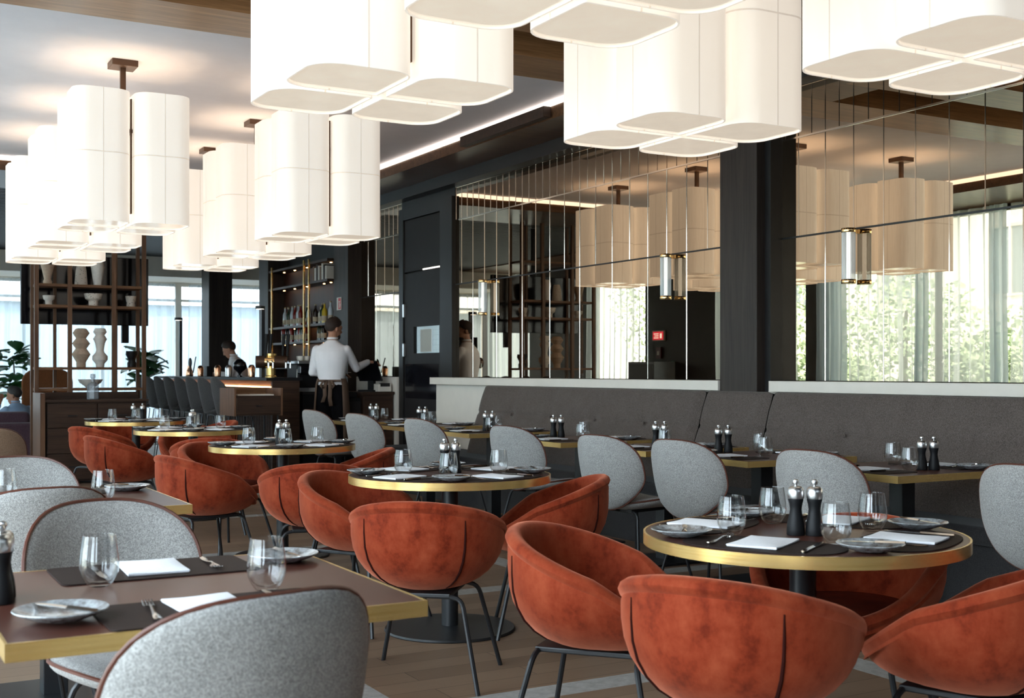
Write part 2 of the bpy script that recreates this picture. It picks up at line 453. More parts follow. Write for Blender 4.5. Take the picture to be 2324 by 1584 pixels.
# mirrors: rows of bevelled tiles with slim metal joints
ZR = (1.176, 2.158, 2.838, 3.187)
PW = 0.508
def mirror(ya, yb, y_ref, label):
    r = empty('wall_mirror', (XW, (ya + yb) / 2, ZR[0]), 0, label, 'mirror', 'bronze mirrors on the banquette wall')
    pm, jm, hm = MB(), MB(), MB(); oy, oz = (ya + yb) / 2, ZR[0]
    rr = random.Random(int(ya * 100) + 5)
    for row in range(3):
        w = PW / (1, 2, 4)[row]; z0, z1 = ZR[row], ZR[row + 1]
        k0 = math.floor((ya - y_ref) / w); k1 = math.ceil((yb - y_ref) / w)
        for k in range(k0, k1):
            a, b = max(ya, y_ref + k * w), min(yb, y_ref + (k + 1) * w)
            if b - a < 0.01: continue
            ta, tz = rr.gauss(0, 0.0005), rr.gauss(0, 0.0005); ym, zm = (a + b) / 2, (z0 + z1) / 2
            q = [(-(ta * (yy - ym) + tz * (zz - zm)), yy - oy, zz - oz) for yy, zz in ((a, z0), (b, z0), (b, z1), (a, z1))]
            pm.add(q, [(0, 3, 2, 1)])
            if a > ya + 0.01:
                ww = 0.0042 if row == 0 else 0.0036 if row == 1 else 0.003
                jm.add([(-0.0012, a - oy - ww, z0 - oz), (-0.0045, a - oy, z0 - oz), (-0.0012, a - oy + ww, z0 - oz),
                        (-0.0012, a - oy - ww, z1 - oz), (-0.0045, a - oy, z1 - oz), (-0.0012, a - oy + ww, z1 - oz)], [(0, 1, 4, 3), (1, 2, 5, 4)])
    strips = [MB().box((-0.003, 0, z - oz), (0.005, yb - ya, 0.012)) for z in ZR[1:]]
    pm.obj('tile', M['mirror'], r, merge=False); jm.obj('bevelled_joint', M['joint'], r, merge=False)
    for k, q in enumerate(strips): q.obj('joint_strip', M['darkframe'] if k == 0 else M['joint'], r)
    return r
M['joint'] = plain('bevelled_mirror_edge', (0.62, 0.55, 0.46), 0.12, 1.0, var=0.02)
mirror(6.756, 11.33, 7.375, 'bronze mirror of narrow tiles between the dark pillar and the grey service door')
mirror(-0.88, 6.30, 5.381, 'bronze mirror of narrow tiles on the near side of the dark pillar, reflecting bright windows')
mirror(12.70, 13.93, 12.95, 'slim bronze mirror between the grey service door and the bar pillar')

# service door wall between the mirrors
struct(MB().bb(XW - 0.005, XW + 0.02, 11.33, 12.70, 2.99, ZS).obj('wall_over_door', M['darkframe']))
df = MB()
for y0, y1 in ((11.33, 11.62), (12.58, 12.70)): df.bb(XW - 0.045, XW + 0.01, y0, y1, 0, 3.1)
df.bb(XW - 0.045, XW + 0.01, 11.62, 12.58, 2.97, 3.1)
dr = df.obj('door_1', M['darkframe'], bevel=0.004); struct(dr)
def chd(mb, name, m, par, **k):
    o = mb.obj(name, m, par, **k); return o
chd(MB().bb(XW - 0.03, XW + 0.012, 11.63, 12.57, 2.37, 2.96), 'transom_panel', M['darkwall'], dr, bevel=0.003)
lf = MB()
lf.bb(XW - 0.03, XW + 0.012, 11.63, 12.57, 0.03, 1.44); lf.bb(XW - 0.03, XW + 0.012, 11.63, 12.57, 1.74, 2.35)
lf.bb(XW - 0.03, XW + 0.012, 11.63, 11.66, 1.44, 1.74); lf.bb(XW - 0.03, XW + 0.012, 12.32, 12.57, 1.44, 1.74)
leaf = chd(lf, 'door_leaf', M['darkwall'], dr)
chd(MB().bb(XW - 0.034, XW - 0.028, 11.68, 12.54, 0.93, 1.32), 'dark_panel', M['screen'], dr)
chd(MB().bb(XW - 0.036, XW - 0.03, 11.64, 12.07, 2.365, 2.38), 'light_line', M['led'], dr)
for z in (1.93, 1.48): chd(MB().bb(XW - 0.06, XW - 0.03, 12.53, 12.57, z - 0.075, z + 0.075), 'hinge', M['chrome'], dr, bevel=0.004)
# kitchen seen through the hatch
hb = MB().bb(XW + 0.012, XW + 0.018, 11.63, 12.4, 1.43, 1.75)
chd(MB().bb(XW - 0.012, XW - 0.008, 11.66, 12.32, 1.44, 1.74), 'hatch_glass', M['pane'], dr)
t = NT('kitchen_tiles'); bk = t.node('ShaderNodeTexBrick'); t.link(t.coord((1, 1, 1), (R(90), 0, R(90))), bk.inputs['Vector'])
bk.inputs['Scale'].default_value = 9; bk.inputs['Color1'].default_value = (*srgb(206, 204, 192), 1); bk.inputs['Color2'].default_value = (*srgb(214, 212, 202), 1); bk.inputs['Mortar'].default_value = (*srgb(150, 148, 140), 1); bk.inputs['Mortar Size'].default_value = 0.01
t.P(col=bk.outputs['Color'], rough=0.4)
chd(hb, 'kitchen_tiling', t.m, dr)
chd(MB().prism(rrect(0.02, 0.3, 0.008, 3, (XW - 0.002, 12.04)), 1.45, 1.71), 'kitchen_machine', M['white'], dr, bevel=0.008)

# window wall beside the dining room, the wall behind and the far windows
def window(n, x0, y0, x1, y1, zb, zt, mull, name_m='darkframe', rail=None):
    """glazed bay from (x0,y0) to (x1,y1): frame, mullions, one sheet of glass"""
    o = MB(); L = sqrt((x1 - x0) ** 2 + (y1 - y0) ** 2); a = atan2(y1 - y0, x1 - x0)
    T = Matrix.Translation((x0, y0, 0)) @ Matrix.Rotation(a, 4, 'Z')
    o.box((L / 2, 0, zb + 0.04), (L, 0.08, 0.08), M=T); o.box((L / 2, 0, zt - 0.04), (L, 0.08, 0.08), M=T)
    for k in range(mull + 1):
        o.box((0.03 + (L - 0.06) * k / mull, 0, (zb + zt) / 2), (0.06, 0.08, zt - zb - 0.16), M=T)
    if rail: o.box((L / 2, 0, rail), (L, 0.06, 0.05), M=T)
    w = struct(o.obj('window_%d' % n, M[name_m]))
    g = MB(); g.add([T @ Vector(p) for p in ((0.05, 0, zb + 0.08), (L - 0.05, 0, zb + 0.08), (L - 0.05, 0, zt - 0.08), (0.05, 0, zt - 0.08))], [(0, 1, 2, 3)])
    g.obj('pane', M['pane'], w)
    return w
window(1, XL, -1.1, XL, 0.4, 0, ZS, 1); window(2, XL, 0.85, XL, 4.6, 0, ZS, 2); window(3, XL, 5.05, XL, 8.8, 0, ZS, 2)
window(4, XL, 9.0, XL, 12.85, 0, ZS, 2); window(5, XL, 13.3, XL, 15.4, 0, ZS, 1); window(6, XL, 17.35, XL, 19.2, 0, ZS, 1); window(7, XL, 21.5, XL, 23.2, 0, ZS, 1)
wd = MB()
for y0, y1 in ((YB, -1.1), (0.4, 0.85), (4.6, 5.05), (8.8, 9.0), (12.85, 13.3), (15.4, 17.35), (19.2, 21.5), (23.2, YF)): wd.bb(XL - 0.15, XL + 0.06, y0, y1, 0, ZS)
struct(wd.obj('wall_left', plain('grey_column', srgb(62, 60, 58), 0.6)))
struct(MB().bb(XL - 0.1, XW, YB - 0.15, YB, 0, ZS).obj('wall_back', M['darkwall']))
window(9, XL, YF, 5.85, YF, 0, 2.97, 5, 'white', 2.62); window(10, 5.85, YF, XR, YF, 0, 2.97, 2, 'white', 2.62)
for nm, loc, rot, sx, sy in (('daylight_side', (XL - 0.02, 7.2, 1.65), (0, R(-90), 0), 3.2, 16.6), ('daylight_far', (4.0, YF + 0.02, 1.5), (R(-90), 0, 0), 10.4, 2.9), ('daylight_side_far', (XL - 0.02, 19.5, 1.65), (0, R(-90), 0), 3.2, 7)):
    portal(nm, loc, rot, sx, sy)
# ------------------------------------------------------------------ clustered fabric ceiling lamps
def shade_mat():
    t = NT('lit_fabric_shade'); tc = t.node('ShaderNodeTexCoord'); s = t.node('ShaderNodeSeparateXYZ'); t.link(tc.outputs['Object'], s.inputs[0])
    def line(o, c, w):
        return t.math('LESS_THAN', t.math('ABSOLUTE', t.math('SUBTRACT', s.outputs[o], c)), w)
    m = t.math('MAXIMUM', line('Z', 0.47, 0.004), t.math('MAXIMUM', line('X', 0.0, 0.0035), line('Y', 0.0, 0.0035)))
    wv = t.noise(t.coord((1, 1, 0.08)), 60, 2)
    base = t.ramp(wv, [(0.3, srgb(226, 222, 214)), (0.7, srgb(236, 232, 226))])
    t.P(col=t.mix(t.math('MULTIPLY', m, 0.5), base, srgb(176, 166, 150)), rough=0.9, spec=0.1,
        ecol=t.mix(m, (1.0, 0.88, 0.75), (0.74, 0.66, 0.58)), estr=LAMP_E)
    return t.m
LAMP_E = 0.47
M['shade'] = shade_mat()
M['diffuser'] = plain('acrylic_diffuser', srgb(222, 216, 206), 0.12, ecol=(1.0, 0.85, 0.68), estr=0.48)
M['bulb'] = plain('lamp_bulb', (1, 1, 1), 0.5, ecol=(1.0, 0.80, 0.55), estr=34.0)
M['bronze'] = plain('bronze_fitting', srgb(84, 62, 48), 0.45, 0.6)

def tile_outline(w, r, ri, sx, sy, inset=0.0):
    """rounded square; the corner towards the lamp's middle stays nearly square"""
    out = []
    for (cx, cyy, a0) in ((1, 1, 0), (-1, 1, pi / 2), (-1, -1, pi), (1, -1, 1.5 * pi)):
        q = ri if (cx == -sx and cyy == -sy) else r
        q = max(0.002, q - inset)
        for k in range(8):
            a = a0 + pi / 2 * k / 7
            out.append((cx * (w / 2 - inset - q) + q * cos(a), cyy * (w / 2 - inset - q) + q * sin(a)))
    return out

ZL0, ZL1, TW, TG = 2.268, 3.175, 0.381, 0.034
def make_lamp():
    r = empty('cluster_lamp', (0, 0, ZL0)); zr = -ZL0
    for sx in (1, -1):
        for sy in (1, -1):
            c = ((TW + TG) / 2 * sx, (TW + TG) / 2 * sy, 0)
            o = tile_outline(TW, 0.105, 0.012, sx, sy); i = tile_outline(TW, 0.105, 0.012, sx, sy, 0.007)
            h = ZL1 - ZL0; n = len(o); s = MB()
            s.loft([[(x, y, 0) for x, y in i], [(x, y, 0) for x, y in o], [(x, y, h) for x, y in o], [(x, y, h) for x, y in i], [(x, y, h * 0.5) for x, y in i], [(x, y, 0.0) for x, y in i]], True, False)
            so_ = s.obj('lamp_shade', M['shade'], r, loc=c)
            d = MB(); d.prism(i, 0.006, 0.012); d.obj('diffuser', M['diffuser'], so_)
            b = MB(); b.lathe([(0.0, 0.50), (0.03, 0.51), (0.045, 0.54), (0.03, 0.58), (0.014, 0.60), (0.014, 0.64), (0.0, 0.64)], 10); b.obj('bulb', M['bulb'], so_)
    st = MB(); st.bb(-0.018, 0.018, -0.018, 0.018, 0.02, ZC + zr - 0.03); st.bb(-0.016, 0.016, -0.25, 0.25, 0.64, 0.665); st.bb(-0.25, 0.25, -0.016, 0.016, 0.64, 0.665)
    st.obj('stem', M['bronze'], r)
    for k in range(4):
        fb = MB(); fb.box((0.27, 0, 0.47), (0.03, 0.010, 0.80), M=Matrix.Rotation(pi / 2 * k, 4, 'Z')); fb.obj('frame_bar', M['bronze'], r)
    MB().bb(-0.09, 0.09, -0.09, 0.09, ZC + zr - 0.045, ZC + zr).obj('ceiling_plate', M['bronze'], r, bevel=0.003)
    return r
lamp = Kind(make_lamp())
LX = (1.80, 3.265)
for x, y, l in ((LX[0], 8.85, 'lit lamp of four tall fabric shades, first of the window side row'),
                (LX[0], 10.37, 'lit lamp of four tall fabric shades, middle one of the window side row'),
                (LX[0], 11.88, 'lit lamp of four tall fabric shades, far end of the window side row'),
                (LX[1], 8.85, 'lit lamp of four tall fabric shades, first of the mirror side row'),
                (LX[1], 10.37, 'lit lamp of four tall fabric shades, middle one of the mirror side row'),
                (LX[1], 11.88, 'lit lamp of four tall fabric shades, far end of the mirror side row'),
                (1.78, 4.155, 'large white four part fabric lamp overhead, above the second round table'),
                (3.225, 4.20, 'large white four part fabric lamp hanging before the dark pillar'),
                (1.80, 2.775, 'large white four part fabric lamp cut by the top edge, directly above the walkway'),
                (3.25, 2.705, 'large white four part fabric lamp over the mirror at the top corner')):
    lamp.put((x, y, ZL0), 0, l, 'white fabric cluster lamps')
# ------------------------------------------------------------------ orange velvet tub chair (faces +y)
def tub_rim(th):
    """rim point for plan angle th (0 = back)"""
    x = 0.315 * sin(th); c = cos(th)
    y = -0.295 * c if c > 0 else -0.305 * c
    s = (y + 0.295) / 0.60                      # 0 at the back, 1 at the front
    z = 0.738 - 0.205 * s ** 1.05 - 0.075 * max(0, s - 0.62) / 0.38
    return x, y, z
def tub_shell():
    rings = []; n = 56; zb = 0.362
    for k in range(n):
        th = 2 * pi * k / n; x, y, z = tub_rim(th); rr = sqrt(x * x + y * y); ux, uy = x / rr, y / rr
        back = max(0, cos(th)); prof = []
        H = z - zb
        # outside, from the middle of the underside up to the rim
        prof.append((0.0, zb))
        for q in (0.008, 0.025, 0.06, 0.11, 0.18, 0.28, 0.40, 0.54, 0.70, 0.86):
            w = min(1.0, H * q / min(0.245, H)); prof.append((rr * (1 - (1 - w) ** 2.4) ** (1 / 2.4) * (0.975 + 0.025 * q), zb + H * q))
        prof[-1] = (rr * 0.994, z - 0.052); prof.append((rr * 0.984, z - 0.040))
        for q in range(7):
            w = R(-35 + 215 * q / 6.0); prof.append((rr - 0.022 + 0.028 * cos(w), z - 0.020 + 0.024 * sin(w)))
        prof.append((rr - 0.047, z - 0.045))
        zi = 0.452 + 0.01 * back
        for q in (0.7, 0.45, 0.25, 0.08):
            prof.append((rr * (0.58 + 0.262 * sin(pi / 2 * (q ** 0.6))), zi + (z - 0.05 - zi) * q))
        prof.append((rr * 0.5, zi - 0.012)); prof.append((0.0, zi - 0.012))
        rings.append([(ux * r, uy * r * (1.0) , zz) for r, zz in prof])
    s = MB(); m = len(rings[0]); vs = [p for r in rings for p in r]; fs = []
    for k in range(n):
        k2 = (k + 1) % n
        for i in range(m - 1): fs.append((k * m + i, k2 * m + i, k2 * m + i + 1, k * m + i + 1))
    s.add(vs, fs, True); return s, rings
def make_tub():
    r = empty('tub_chair')
    s, rings = tub_shell(); s.obj('shell', M['velvet'], r)
    cu = MB(); o = [(0.225 * cos(a) * (1 - 0.0 * sin(a)), 0.03 + 0.235 * sin(a)) for a in [2 * pi * k / 32 for k in range(32)]]
    cu.loft([[(x * q, 0.03 + (y - 0.03) * q, z) for x, y in o] for q, z in ((0.9, 0.43), (1.0, 0.445), (1.0, 0.462), (0.93, 0.474), (0.6, 0.482), (0.05, 0.484))])
    cu.obj('seat_cushion', M['velvet_seat'], r)
    # the two open seams down the back
    for sgn in (1, -1):
        a = R(40) * sgn; k = (40 * sgn / 360.0 * 56) % 56; i0 = int(k); f = k - i0
        ra, rb = rings[i0], rings[(i0 + 1) % 56]; pts = []
        for i in range(3, 11):
            p = Vector(ra[i]).lerp(Vector(rb[i]), f); d = Vector((p.x, p.y, 0)).normalized(); pts.append(p + d * 0.0005)
        q = MB(); q.tube(pts, [0.002, 0.004, 0.005, 0.0055, 0.0055, 0.005, 0.004, 0.002], 6); q.obj('seam', M['velvet_dark'], r)
    # black tube frame: two under rails with rounded shoulders into four legs
    for sx in (1, -1):
        for sy in (1, -1):
            q = MB(); top = Vector((0.175 * sx, 0.165 * sy, 0.352)); ft = Vector((0.255 * sx, 0.245 * sy, 0.0)); inn = Vector((0.0, 0.165 * sy, 0.362))
            pts = [ft, ft.lerp(top, 0.5), ft.lerp(top, 0.9)]
            for u in (0.25, 0.5, 0.75): pts.append((ft.lerp(top, 0.9) * (1 - u) ** 2 + top * 2 * u * (1 - u) + Vector((0.14 * sx, 0.165 * sy, 0.358)) * u * u))
            pts += [Vector((0.13 * sx, 0.165 * sy, 0.359)), inn]
            q.tube(pts, 0.0095, 8); q.obj('leg', M['black_metal'], r)
    q = MB(); q.bb(-0.13, 0.13, -0.175, 0.175, 0.355, 0.372); q.obj('under_plate', M['black_metal'], r, bevel=0.004)
    return r
tub = Kind(make_tub())

# ------------------------------------------------------------------ grey upholstered shell chair with brown piping (faces +y)
CURV = 1.6
def back_pt(r, a, side):
    """point of the back pad: r 0..1 from its middle, a angle (0 = +x, pi/2 = up), side +1 front, -1 rear"""
    ca, sa = cos(a), sin(a)
    up = 0.225 if sa > 0 else 0.215
    e = 2.9 if sa > 0 else 2.2
    k = (abs(ca) ** e + abs(sa) ** e) ** (-1 / e)
    u, v = 0.262 * ca * k * r, up * sa * k * r
    if sa < 0: u *= 1 - 0.22 * (v / -0.215) ** 1.6
    z = 0.64 + v
    y = -0.245 - 0.22 * (z - 0.44) + CURV * u * u + 0.25 * max(0, 0.50 - z)
    t = 0.026 * (1 - r ** 7) ** 0.5 if r < 1 else 0.0
    return Vector((u, y + side * t + 0.0, z))
def make_shell_chair():
    r = empty('dining_chair')
    n = 44; s = MB(); rad = (0.02, 0.35, 0.65, 0.85, 0.95, 0.99, 1.0)
    rings = [[back_pt(q, 2 * pi * k / n, 1) for k in range(n)] for q in rad] + [[back_pt(q, 2 * pi * k / n, -1) for k in range(n)] for q in rad[-2::-1]]
    s.loft(rings); bo = s.obj('backrest', M['grey_fab'], r)
    p = MB(); p.ring([back_pt(1.0, 2 * pi * k / 64, 1) + Vector((0, 0.004, 0)) for k in range(64)], 0.0058, 6); p.obj('piping', M['leather'], bo)
    # seat pad
    def seat_pt(q, a, side):
        ca, sa = cos(a), sin(a); e = 2.5; k = (abs(ca) ** e + abs(sa) ** e) ** (-1 / e)
        x, y = 0.262 * ca * k * q, 0.245 * sa * k * q
        if sa < 0: x *= 1 - 0.18 * (-y / 0.245) ** 2
        z = 0.452 + 0.55 * x * x - 0.28 * max(0, y - 0.08) ** 2 * 2 + (0.028 if side > 0 else 0.036) * side * (1 - q ** 6) ** 0.5
        return Vector((x, y + 0.03, z))
    s = MB(); rings = [[seat_pt(q, 2 * pi * k / n, 1) for k in range(n)] for q in rad] + [[seat_pt(q, 2 * pi * k / n, -1) for k in range(n)] for q in rad[-2::-1]]
    s.loft(rings); se = s.obj('seat', M['grey_fab'], r)
    p = MB(); p.ring([seat_pt(1.0, 2 * pi * k / 56, 1) + Vector((0, 0, 0.004)) for k in range(56)], 0.0055, 6); p.obj('piping', M['leather'], se)
    for sx in (1, -1):
        for sy in (1, -1):
            q = MB(); ft = Vector((0.235 * sx, 0.03 + 0.225 * sy, 0)); tp = Vector((0.15 * sx, 0.03 + 0.15 * sy, 0.398)); pts = [ft, ft.lerp(tp, 0.5), ft.lerp(tp, 0.92)]
            for u in (0.3, 0.6): pts.append(ft.lerp(tp, 0.92) * (1 - u) ** 2 + tp * 2 * u * (1 - u) + Vector((0.12 * sx, 0.03 + 0.15 * sy, 0.408)) * u * u)
            pts += [Vector((0.12 * sx, 0.03 + 0.15 * sy, 0.408)), Vector((0, 0.03 + 0.15 * sy, 0.412))]
            q.tube(pts, 0.0085, 8); q.obj('leg', M['black_metal'], r)
    q = MB(); q.bb(-0.11, 0.11, -0.13, 0.19, 0.405, 0.422); q.obj('under_plate', M['black_metal'], r)
    b = MB(); b.tube([(0, -0.10, 0.412), (0, -0.20, 0.43), (0, -0.258, 0.50), (0, -0.275, 0.56)], 0.014, 6); b.obj('back_bracket', M['black_metal'], r)
    return r
greychair = Kind(make_shell_chair())

SIDE = 'velvet tub chairs round the tables'
for x, y, a, l in (
    (2.134, 3.197, 220, 'orange velvet tub chair showing its inside, on the bar side of the front round table'),
    (2.055, 2.423, 298, 'orange velvet tub chair with a dark open back seam, by the front round table'),
    (2.75, 2.24, 22, 'orange velvet tub chair at the front round table, cut by the frame edge'),
    (2.93, 2.91, 119, 'orange velvet tub chair behind the front round table, seen under its brass rim'),
    (2.091, 4.383, 321, 'orange velvet tub chair turning its rounded back to the camera at the second round table'),
    (2.248, 5.47, 212, 'orange velvet tub chair at the second round table, showing its inside, on the window side'),
    (2.986, 4.923, 62, 'orange velvet tub chair at the second round table, its side to the mirror wall'),
    (1.964, 7.255, 281, 'orange velvet tub chair on the window side of the third round table'),
    (2.36, 6.42, 342, 'orange velvet tub chair pulled out from the third round table towards the second one'),
    (2.915, 7.30, 66, 'orange velvet tub chair at the third round table, on the mirror side'),
    (2.35, 8.20, 205, 'orange velvet tub chair behind the third round table, seen under its top'),
    (1.981, 9.71, 280, 'orange velvet tub chair at the fourth round table, on the window side'),
    (2.53, 9.156, 342, 'orange velvet tub chair at the fourth round table, behind the third round table'),
    (2.80, 10.68, 165, 'orange velvet tub chair on the far side of the fourth round table'),
    (2.152, 11.44, 296, 'orange velvet tub chair at the last round table, in front of the low cabinet'),
    (2.62, 12.78, 180, 'orange velvet tub chair on the far side of the last round table'),
    (3.27, 12.0, 92, 'orange velvet tub chair at the last round table, on the bar side, mostly hidden')):
    tub.put((x, y, 0), R(a), l, SIDE)
OR = ('first', 'second', 'third', 'fourth', 'fifth', 'sixth', 'seventh', 'eighth')
for i, (x, y, a) in enumerate(((4.44, 3.19, 278), (4.315, 4.30, 280), (4.29, 5.30, 281), (4.185, 5.90, 280), (4.284, 7.19, 283), (4.273, 8.602, 281), (4.29, 9.91, 283), (4.298, 11.06, 281))):
    greychair.put((x, y, 0), R(a), 'grey tweed shell chair with brown piping facing the banquette, %s counted from the front' % OR[i], 'grey chairs along the banquette tables')
for x, y, a, l in ((0.592, 2.268, 11, 'big grey tweed shell chair, its back to the camera, at the front square table'),
                   (0.735, 3.29, 194, 'grey tweed shell chair facing the camera across the front square table'),
                   (0.545, 4.38, 8, 'grey tweed shell chair, its back to the camera, at the second square table'),
                   (0.67, 5.30, 178, 'grey tweed shell chair facing the camera across the second square table')):
    greychair.put((x, y, 0), R(a), l, 'grey chairs at the square tables')
# ------------------------------------------------------------------ tables
TZ = 0.745
def make_round():
    r = empty('round_table')
    n = 72; MB().lathe([(0.0, TZ - 0.033), (0.478, TZ - 0.033), (0.478, TZ), (0.0, TZ)], n, smooth=False).obj('tabletop', M['top'], r)
    MB().lathe([(0.4785, TZ - 0.035), (0.485, TZ - 0.035), (0.485, TZ + 0.0006), (0.4785, TZ + 0.0006), (0.4785, TZ - 0.035)], 96).obj('brass_edge', M['brass'], r)
    MB().lathe([(0.0, TZ - 0.034), (0.16, TZ - 0.034), (0.16, TZ - 0.045), (0.0, TZ - 0.045)], 24, smooth=False).obj('mounting_plate', M['black_metal'], r)
    MB().lathe([(0.0, 0.02), (0.040, 0.02), (0.040, TZ - 0.044), (0.0, TZ - 0.044)], 24).obj('column', M['black_metal'], r)
    MB().lathe([(0.0, 0.0), (0.312, 0.0), (0.315, 0.004), (0.31, 0.013), (0.10, 0.021), (0.0, 0.021)], 56).obj('base', M['black_metal'], r)
    return r
RT = Kind(make_round())
ROUND = [(2.576, 2.743, 'front round table'), (2.574, 5.15, 'second round table'), (2.617, 7.747, 'third round table'), (2.65, 10.18, 'fourth round table'), (2.62, 12.25, 'last round table')]
for x, y, nm in ROUND:
    RT.put((x, y, 0), 0, {'f': 'brown round table with a brass rim, nearest of the row of round tables'}.get('x', 'brown round table with a brass rim, %s of the row of five' % nm.split()[0]), 'table', 'round brass edged tables')
    bpy.context.view_layer.update()
def make_square(sx, sy, legs):
    r = empty('square_table')
    MB().bb(-sx / 2 + 0.006, sx / 2 - 0.006, -sy / 2 + 0.006, sy / 2 - 0.006, TZ - 0.032, TZ).obj('tabletop', M['top'], r)
    e = MB()
    for a, b, c, d in ((-sx / 2, sx / 2, -sy / 2, -sy / 2 + 0.0055), (-sx / 2, sx / 2, sy / 2 - 0.0055, sy / 2), (-sx / 2, -sx / 2 + 0.0055, -sy / 2 + 0.0055, sy / 2 - 0.0055), (sx / 2 - 0.0055, sx / 2, -sy / 2 + 0.0055, sy / 2 - 0.0055)):
        e.bb(a, b, c, d, TZ - 0.034, TZ + 0.0006)
    e.obj('brass_edge', M['brass'], r)
    MB().bb(-0.15, 0.15, -0.15, 0.15, TZ - 0.044, TZ - 0.033).obj('mounting_plate', M['black_metal'], r)
    MB().bb(-0.045, 0.045, -0.045, 0.045, 0.012, TZ - 0.043).obj('column', M['black_metal'], r, bevel=0.003)
    MB().bb(-0.22, 0.22, -0.22, 0.22, 0, 0.014).obj('base', M['black_metal'], r, bevel=0.003)
    return r
ST = Kind(make_square(0.846, 0.825, 1))
SQUARE = [(0.69, 2.745, 'front square table'), (0.731, 4.853, 'second square table'), (0.737, 9.35, 'third square table')]
for x, y, nm in SQUARE: ST.put((x, y, 0), 0, 'brown square table with a brass edge, %s of the window side row' % nm.split()[0], None, 'table')
WT = Kind(make_square(0.82, 0.70, 1)); WT.root.name = 'banquette_table'; KIDS['banquette_table'] = KIDS.get('square_table.003') or [c for c in bpy.data.objects if c.parent == WT.root]
WALLT = [4.33, 5.39, 6.33, 7.32, 8.68, 9.92, 11.06]
for i, y in enumerate(WALLT): WT.put((4.742, y, 0), 0, 'brown table with a brass edge pushed to the banquette, %s counted from the front' % OR[i], 'tables along the banquette', 'table')

# ------------------------------------------------------------------ tableware
def make_glass():
    pr = [(0.0, 0.0), (0.022, 0.0), (0.0265, 0.003), (0.034, 0.014), (0.0415, 0.03), (0.0445, 0.046), (0.0435, 0.064), (0.041, 0.085), (0.038, 0.106), (0.0362, 0.117),
          (0.0352, 0.1172), (0.0349, 0.115), (0.0398, 0.085), (0.0424, 0.062), (0.0432, 0.046), (0.040, 0.032), (0.032, 0.018), (0.022, 0.010), (0.0, 0.008)]
    return MB().lathe(pr, 28).obj('drinking_glass', M['glass'])
def make_plate():
    pr = [(0.0, 0.002), (0.045, 0.0), (0.05, 0.002), (0.075, 0.011), (0.089, 0.0185), (0.0915, 0.0205), (0.0905, 0.0225), (0.087, 0.0215), (0.07, 0.0135), (0.05, 0.0075), (0.0, 0.006)]
    return MB().lathe(pr, 40).obj('side_plate', M['plate'])
def make_napkin():
    s = MB(); n = 8; top = []
    for i in range(n + 1):
        for j in range(n + 1):
            u, v = i / n - 0.5, j / n - 0.5
            top.append((u * 0.145, v * 0.205, 0.011 + 0.0025 * sin(5 * u + 2) * cos(4 * v) - 0.004 * (max(abs(u), abs(v)) * 2) ** 6))
    bot = [(x * 0.985, y * 0.985, 0.001) for x, y, z in top]; m = n + 1; fs = []
    for i in range(n):
        for j in range(n):
            a = i * m + j; fs.append((a, a + m, a + m + 1, a + 1)); fs.append(tuple(q + m * m for q in (a, a + 1, a + m + 1, a + m)))
    per = [i * m for i in range(m)] + [n * m + j for j in range(1, m)] + [i * m + n for i in range(n - 1, -1, -1)] + [j for j in range(n - 1, 0, -1)]
    for k in range(len(per)):
        a, b = per[k], per[(k + 1) % len(per)]; fs.append((a, a + m * m, b + m * m, b))
    s.add(top + bot, fs, True)
    f = MB(); f.bb(-0.0735, 0.0735, -0.1035, 0.1035, 0.0042, 0.0052)
    o = s.obj('napkin', M['linen']); f.obj('fold_edge', M['linen'], o); return o
def strip(pts, th):
    """flat bar following (y, half width, z) samples"""
    s = MB(); rings = [[(-w, y, z), (0, y, z + th * 0.5), (w, y, z), (0, y, z - th * 0.5)] for y, w, z in pts]
    return s.loft(rings)
def make_fork():
    s = strip([(-0.095, 0.004, 0.006), (-0.088, 0.0085, 0.005), (-0.06, 0.0075, 0.004), (-0.02, 0.004, 0.005), (0.02, 0.003, 0.010), (0.038, 0.004, 0.009), (0.048, 0.0115, 0.006), (0.056, 0.0125, 0.005)], 0.004)
    for k in (-1.5, -0.5, 0.5, 1.5):
        x = k * 0.0065; s.tube([(x, 0.054, 0.005), (x, 0.072, 0.004), (x * 0.97, 0.096, 0.010)], [0.0021, 0.0019, 0.0012], 5)
    return s.obj('fork', M['cutlery'])
def make_knife(name, k):
    s = strip([(-0.105 * k, 0.004, 0.005), (-0.10 * k, 0.008, 0.005), (-0.05 * k, 0.0072, 0.005), (-0.006 * k, 0.006, 0.005)], 0.009)
    b = MB(); o = [(-0.006, -0.006 * k), (0.006, -0.006 * k), (0.009, 0.03 * k), (0.009, 0.07 * k), (0.004, 0.098 * k), (-0.002, 0.105 * k), (-0.006, 0.09 * k)]
    b.prism(o, 0.0042, 0.0058); h = s.obj(name, M['cutlery']); b.obj('blade', M['cutlery'], h); return h
def make_mill():
    r = empty('pepper_mill')
    MB().lathe([(0.0, 0.0), (0.0265, 0.0), (0.0275, 0.003), (0.0270, 0.02), (0.0245, 0.040), (0.0195, 0.062), (0.0175, 0.078), (0.0195, 0.094), (0.0225, 0.105), (0.0225, 0.110), (0.0, 0.110)], 24).obj('body', M['black'], r)
    MB().lathe([(0.0, 0.110), (0.0232, 0.110), (0.0245, 0.114), (0.0245, 0.130), (0.0225, 0.140), (0.017, 0.146), (0.006, 0.148), (0.0, 0.148)], 24).obj('steel_head', M['chrome'], r)
    MB().lathe([(0.0, 0.147), (0.004, 0.147), (0.004, 0.151), (0.0085, 0.1535), (0.0105, 0.159), (0.0085, 0.1655), (0.004, 0.168), (0.0, 0.1685)], 16).obj('knob', M['chrome'], r)
    return r
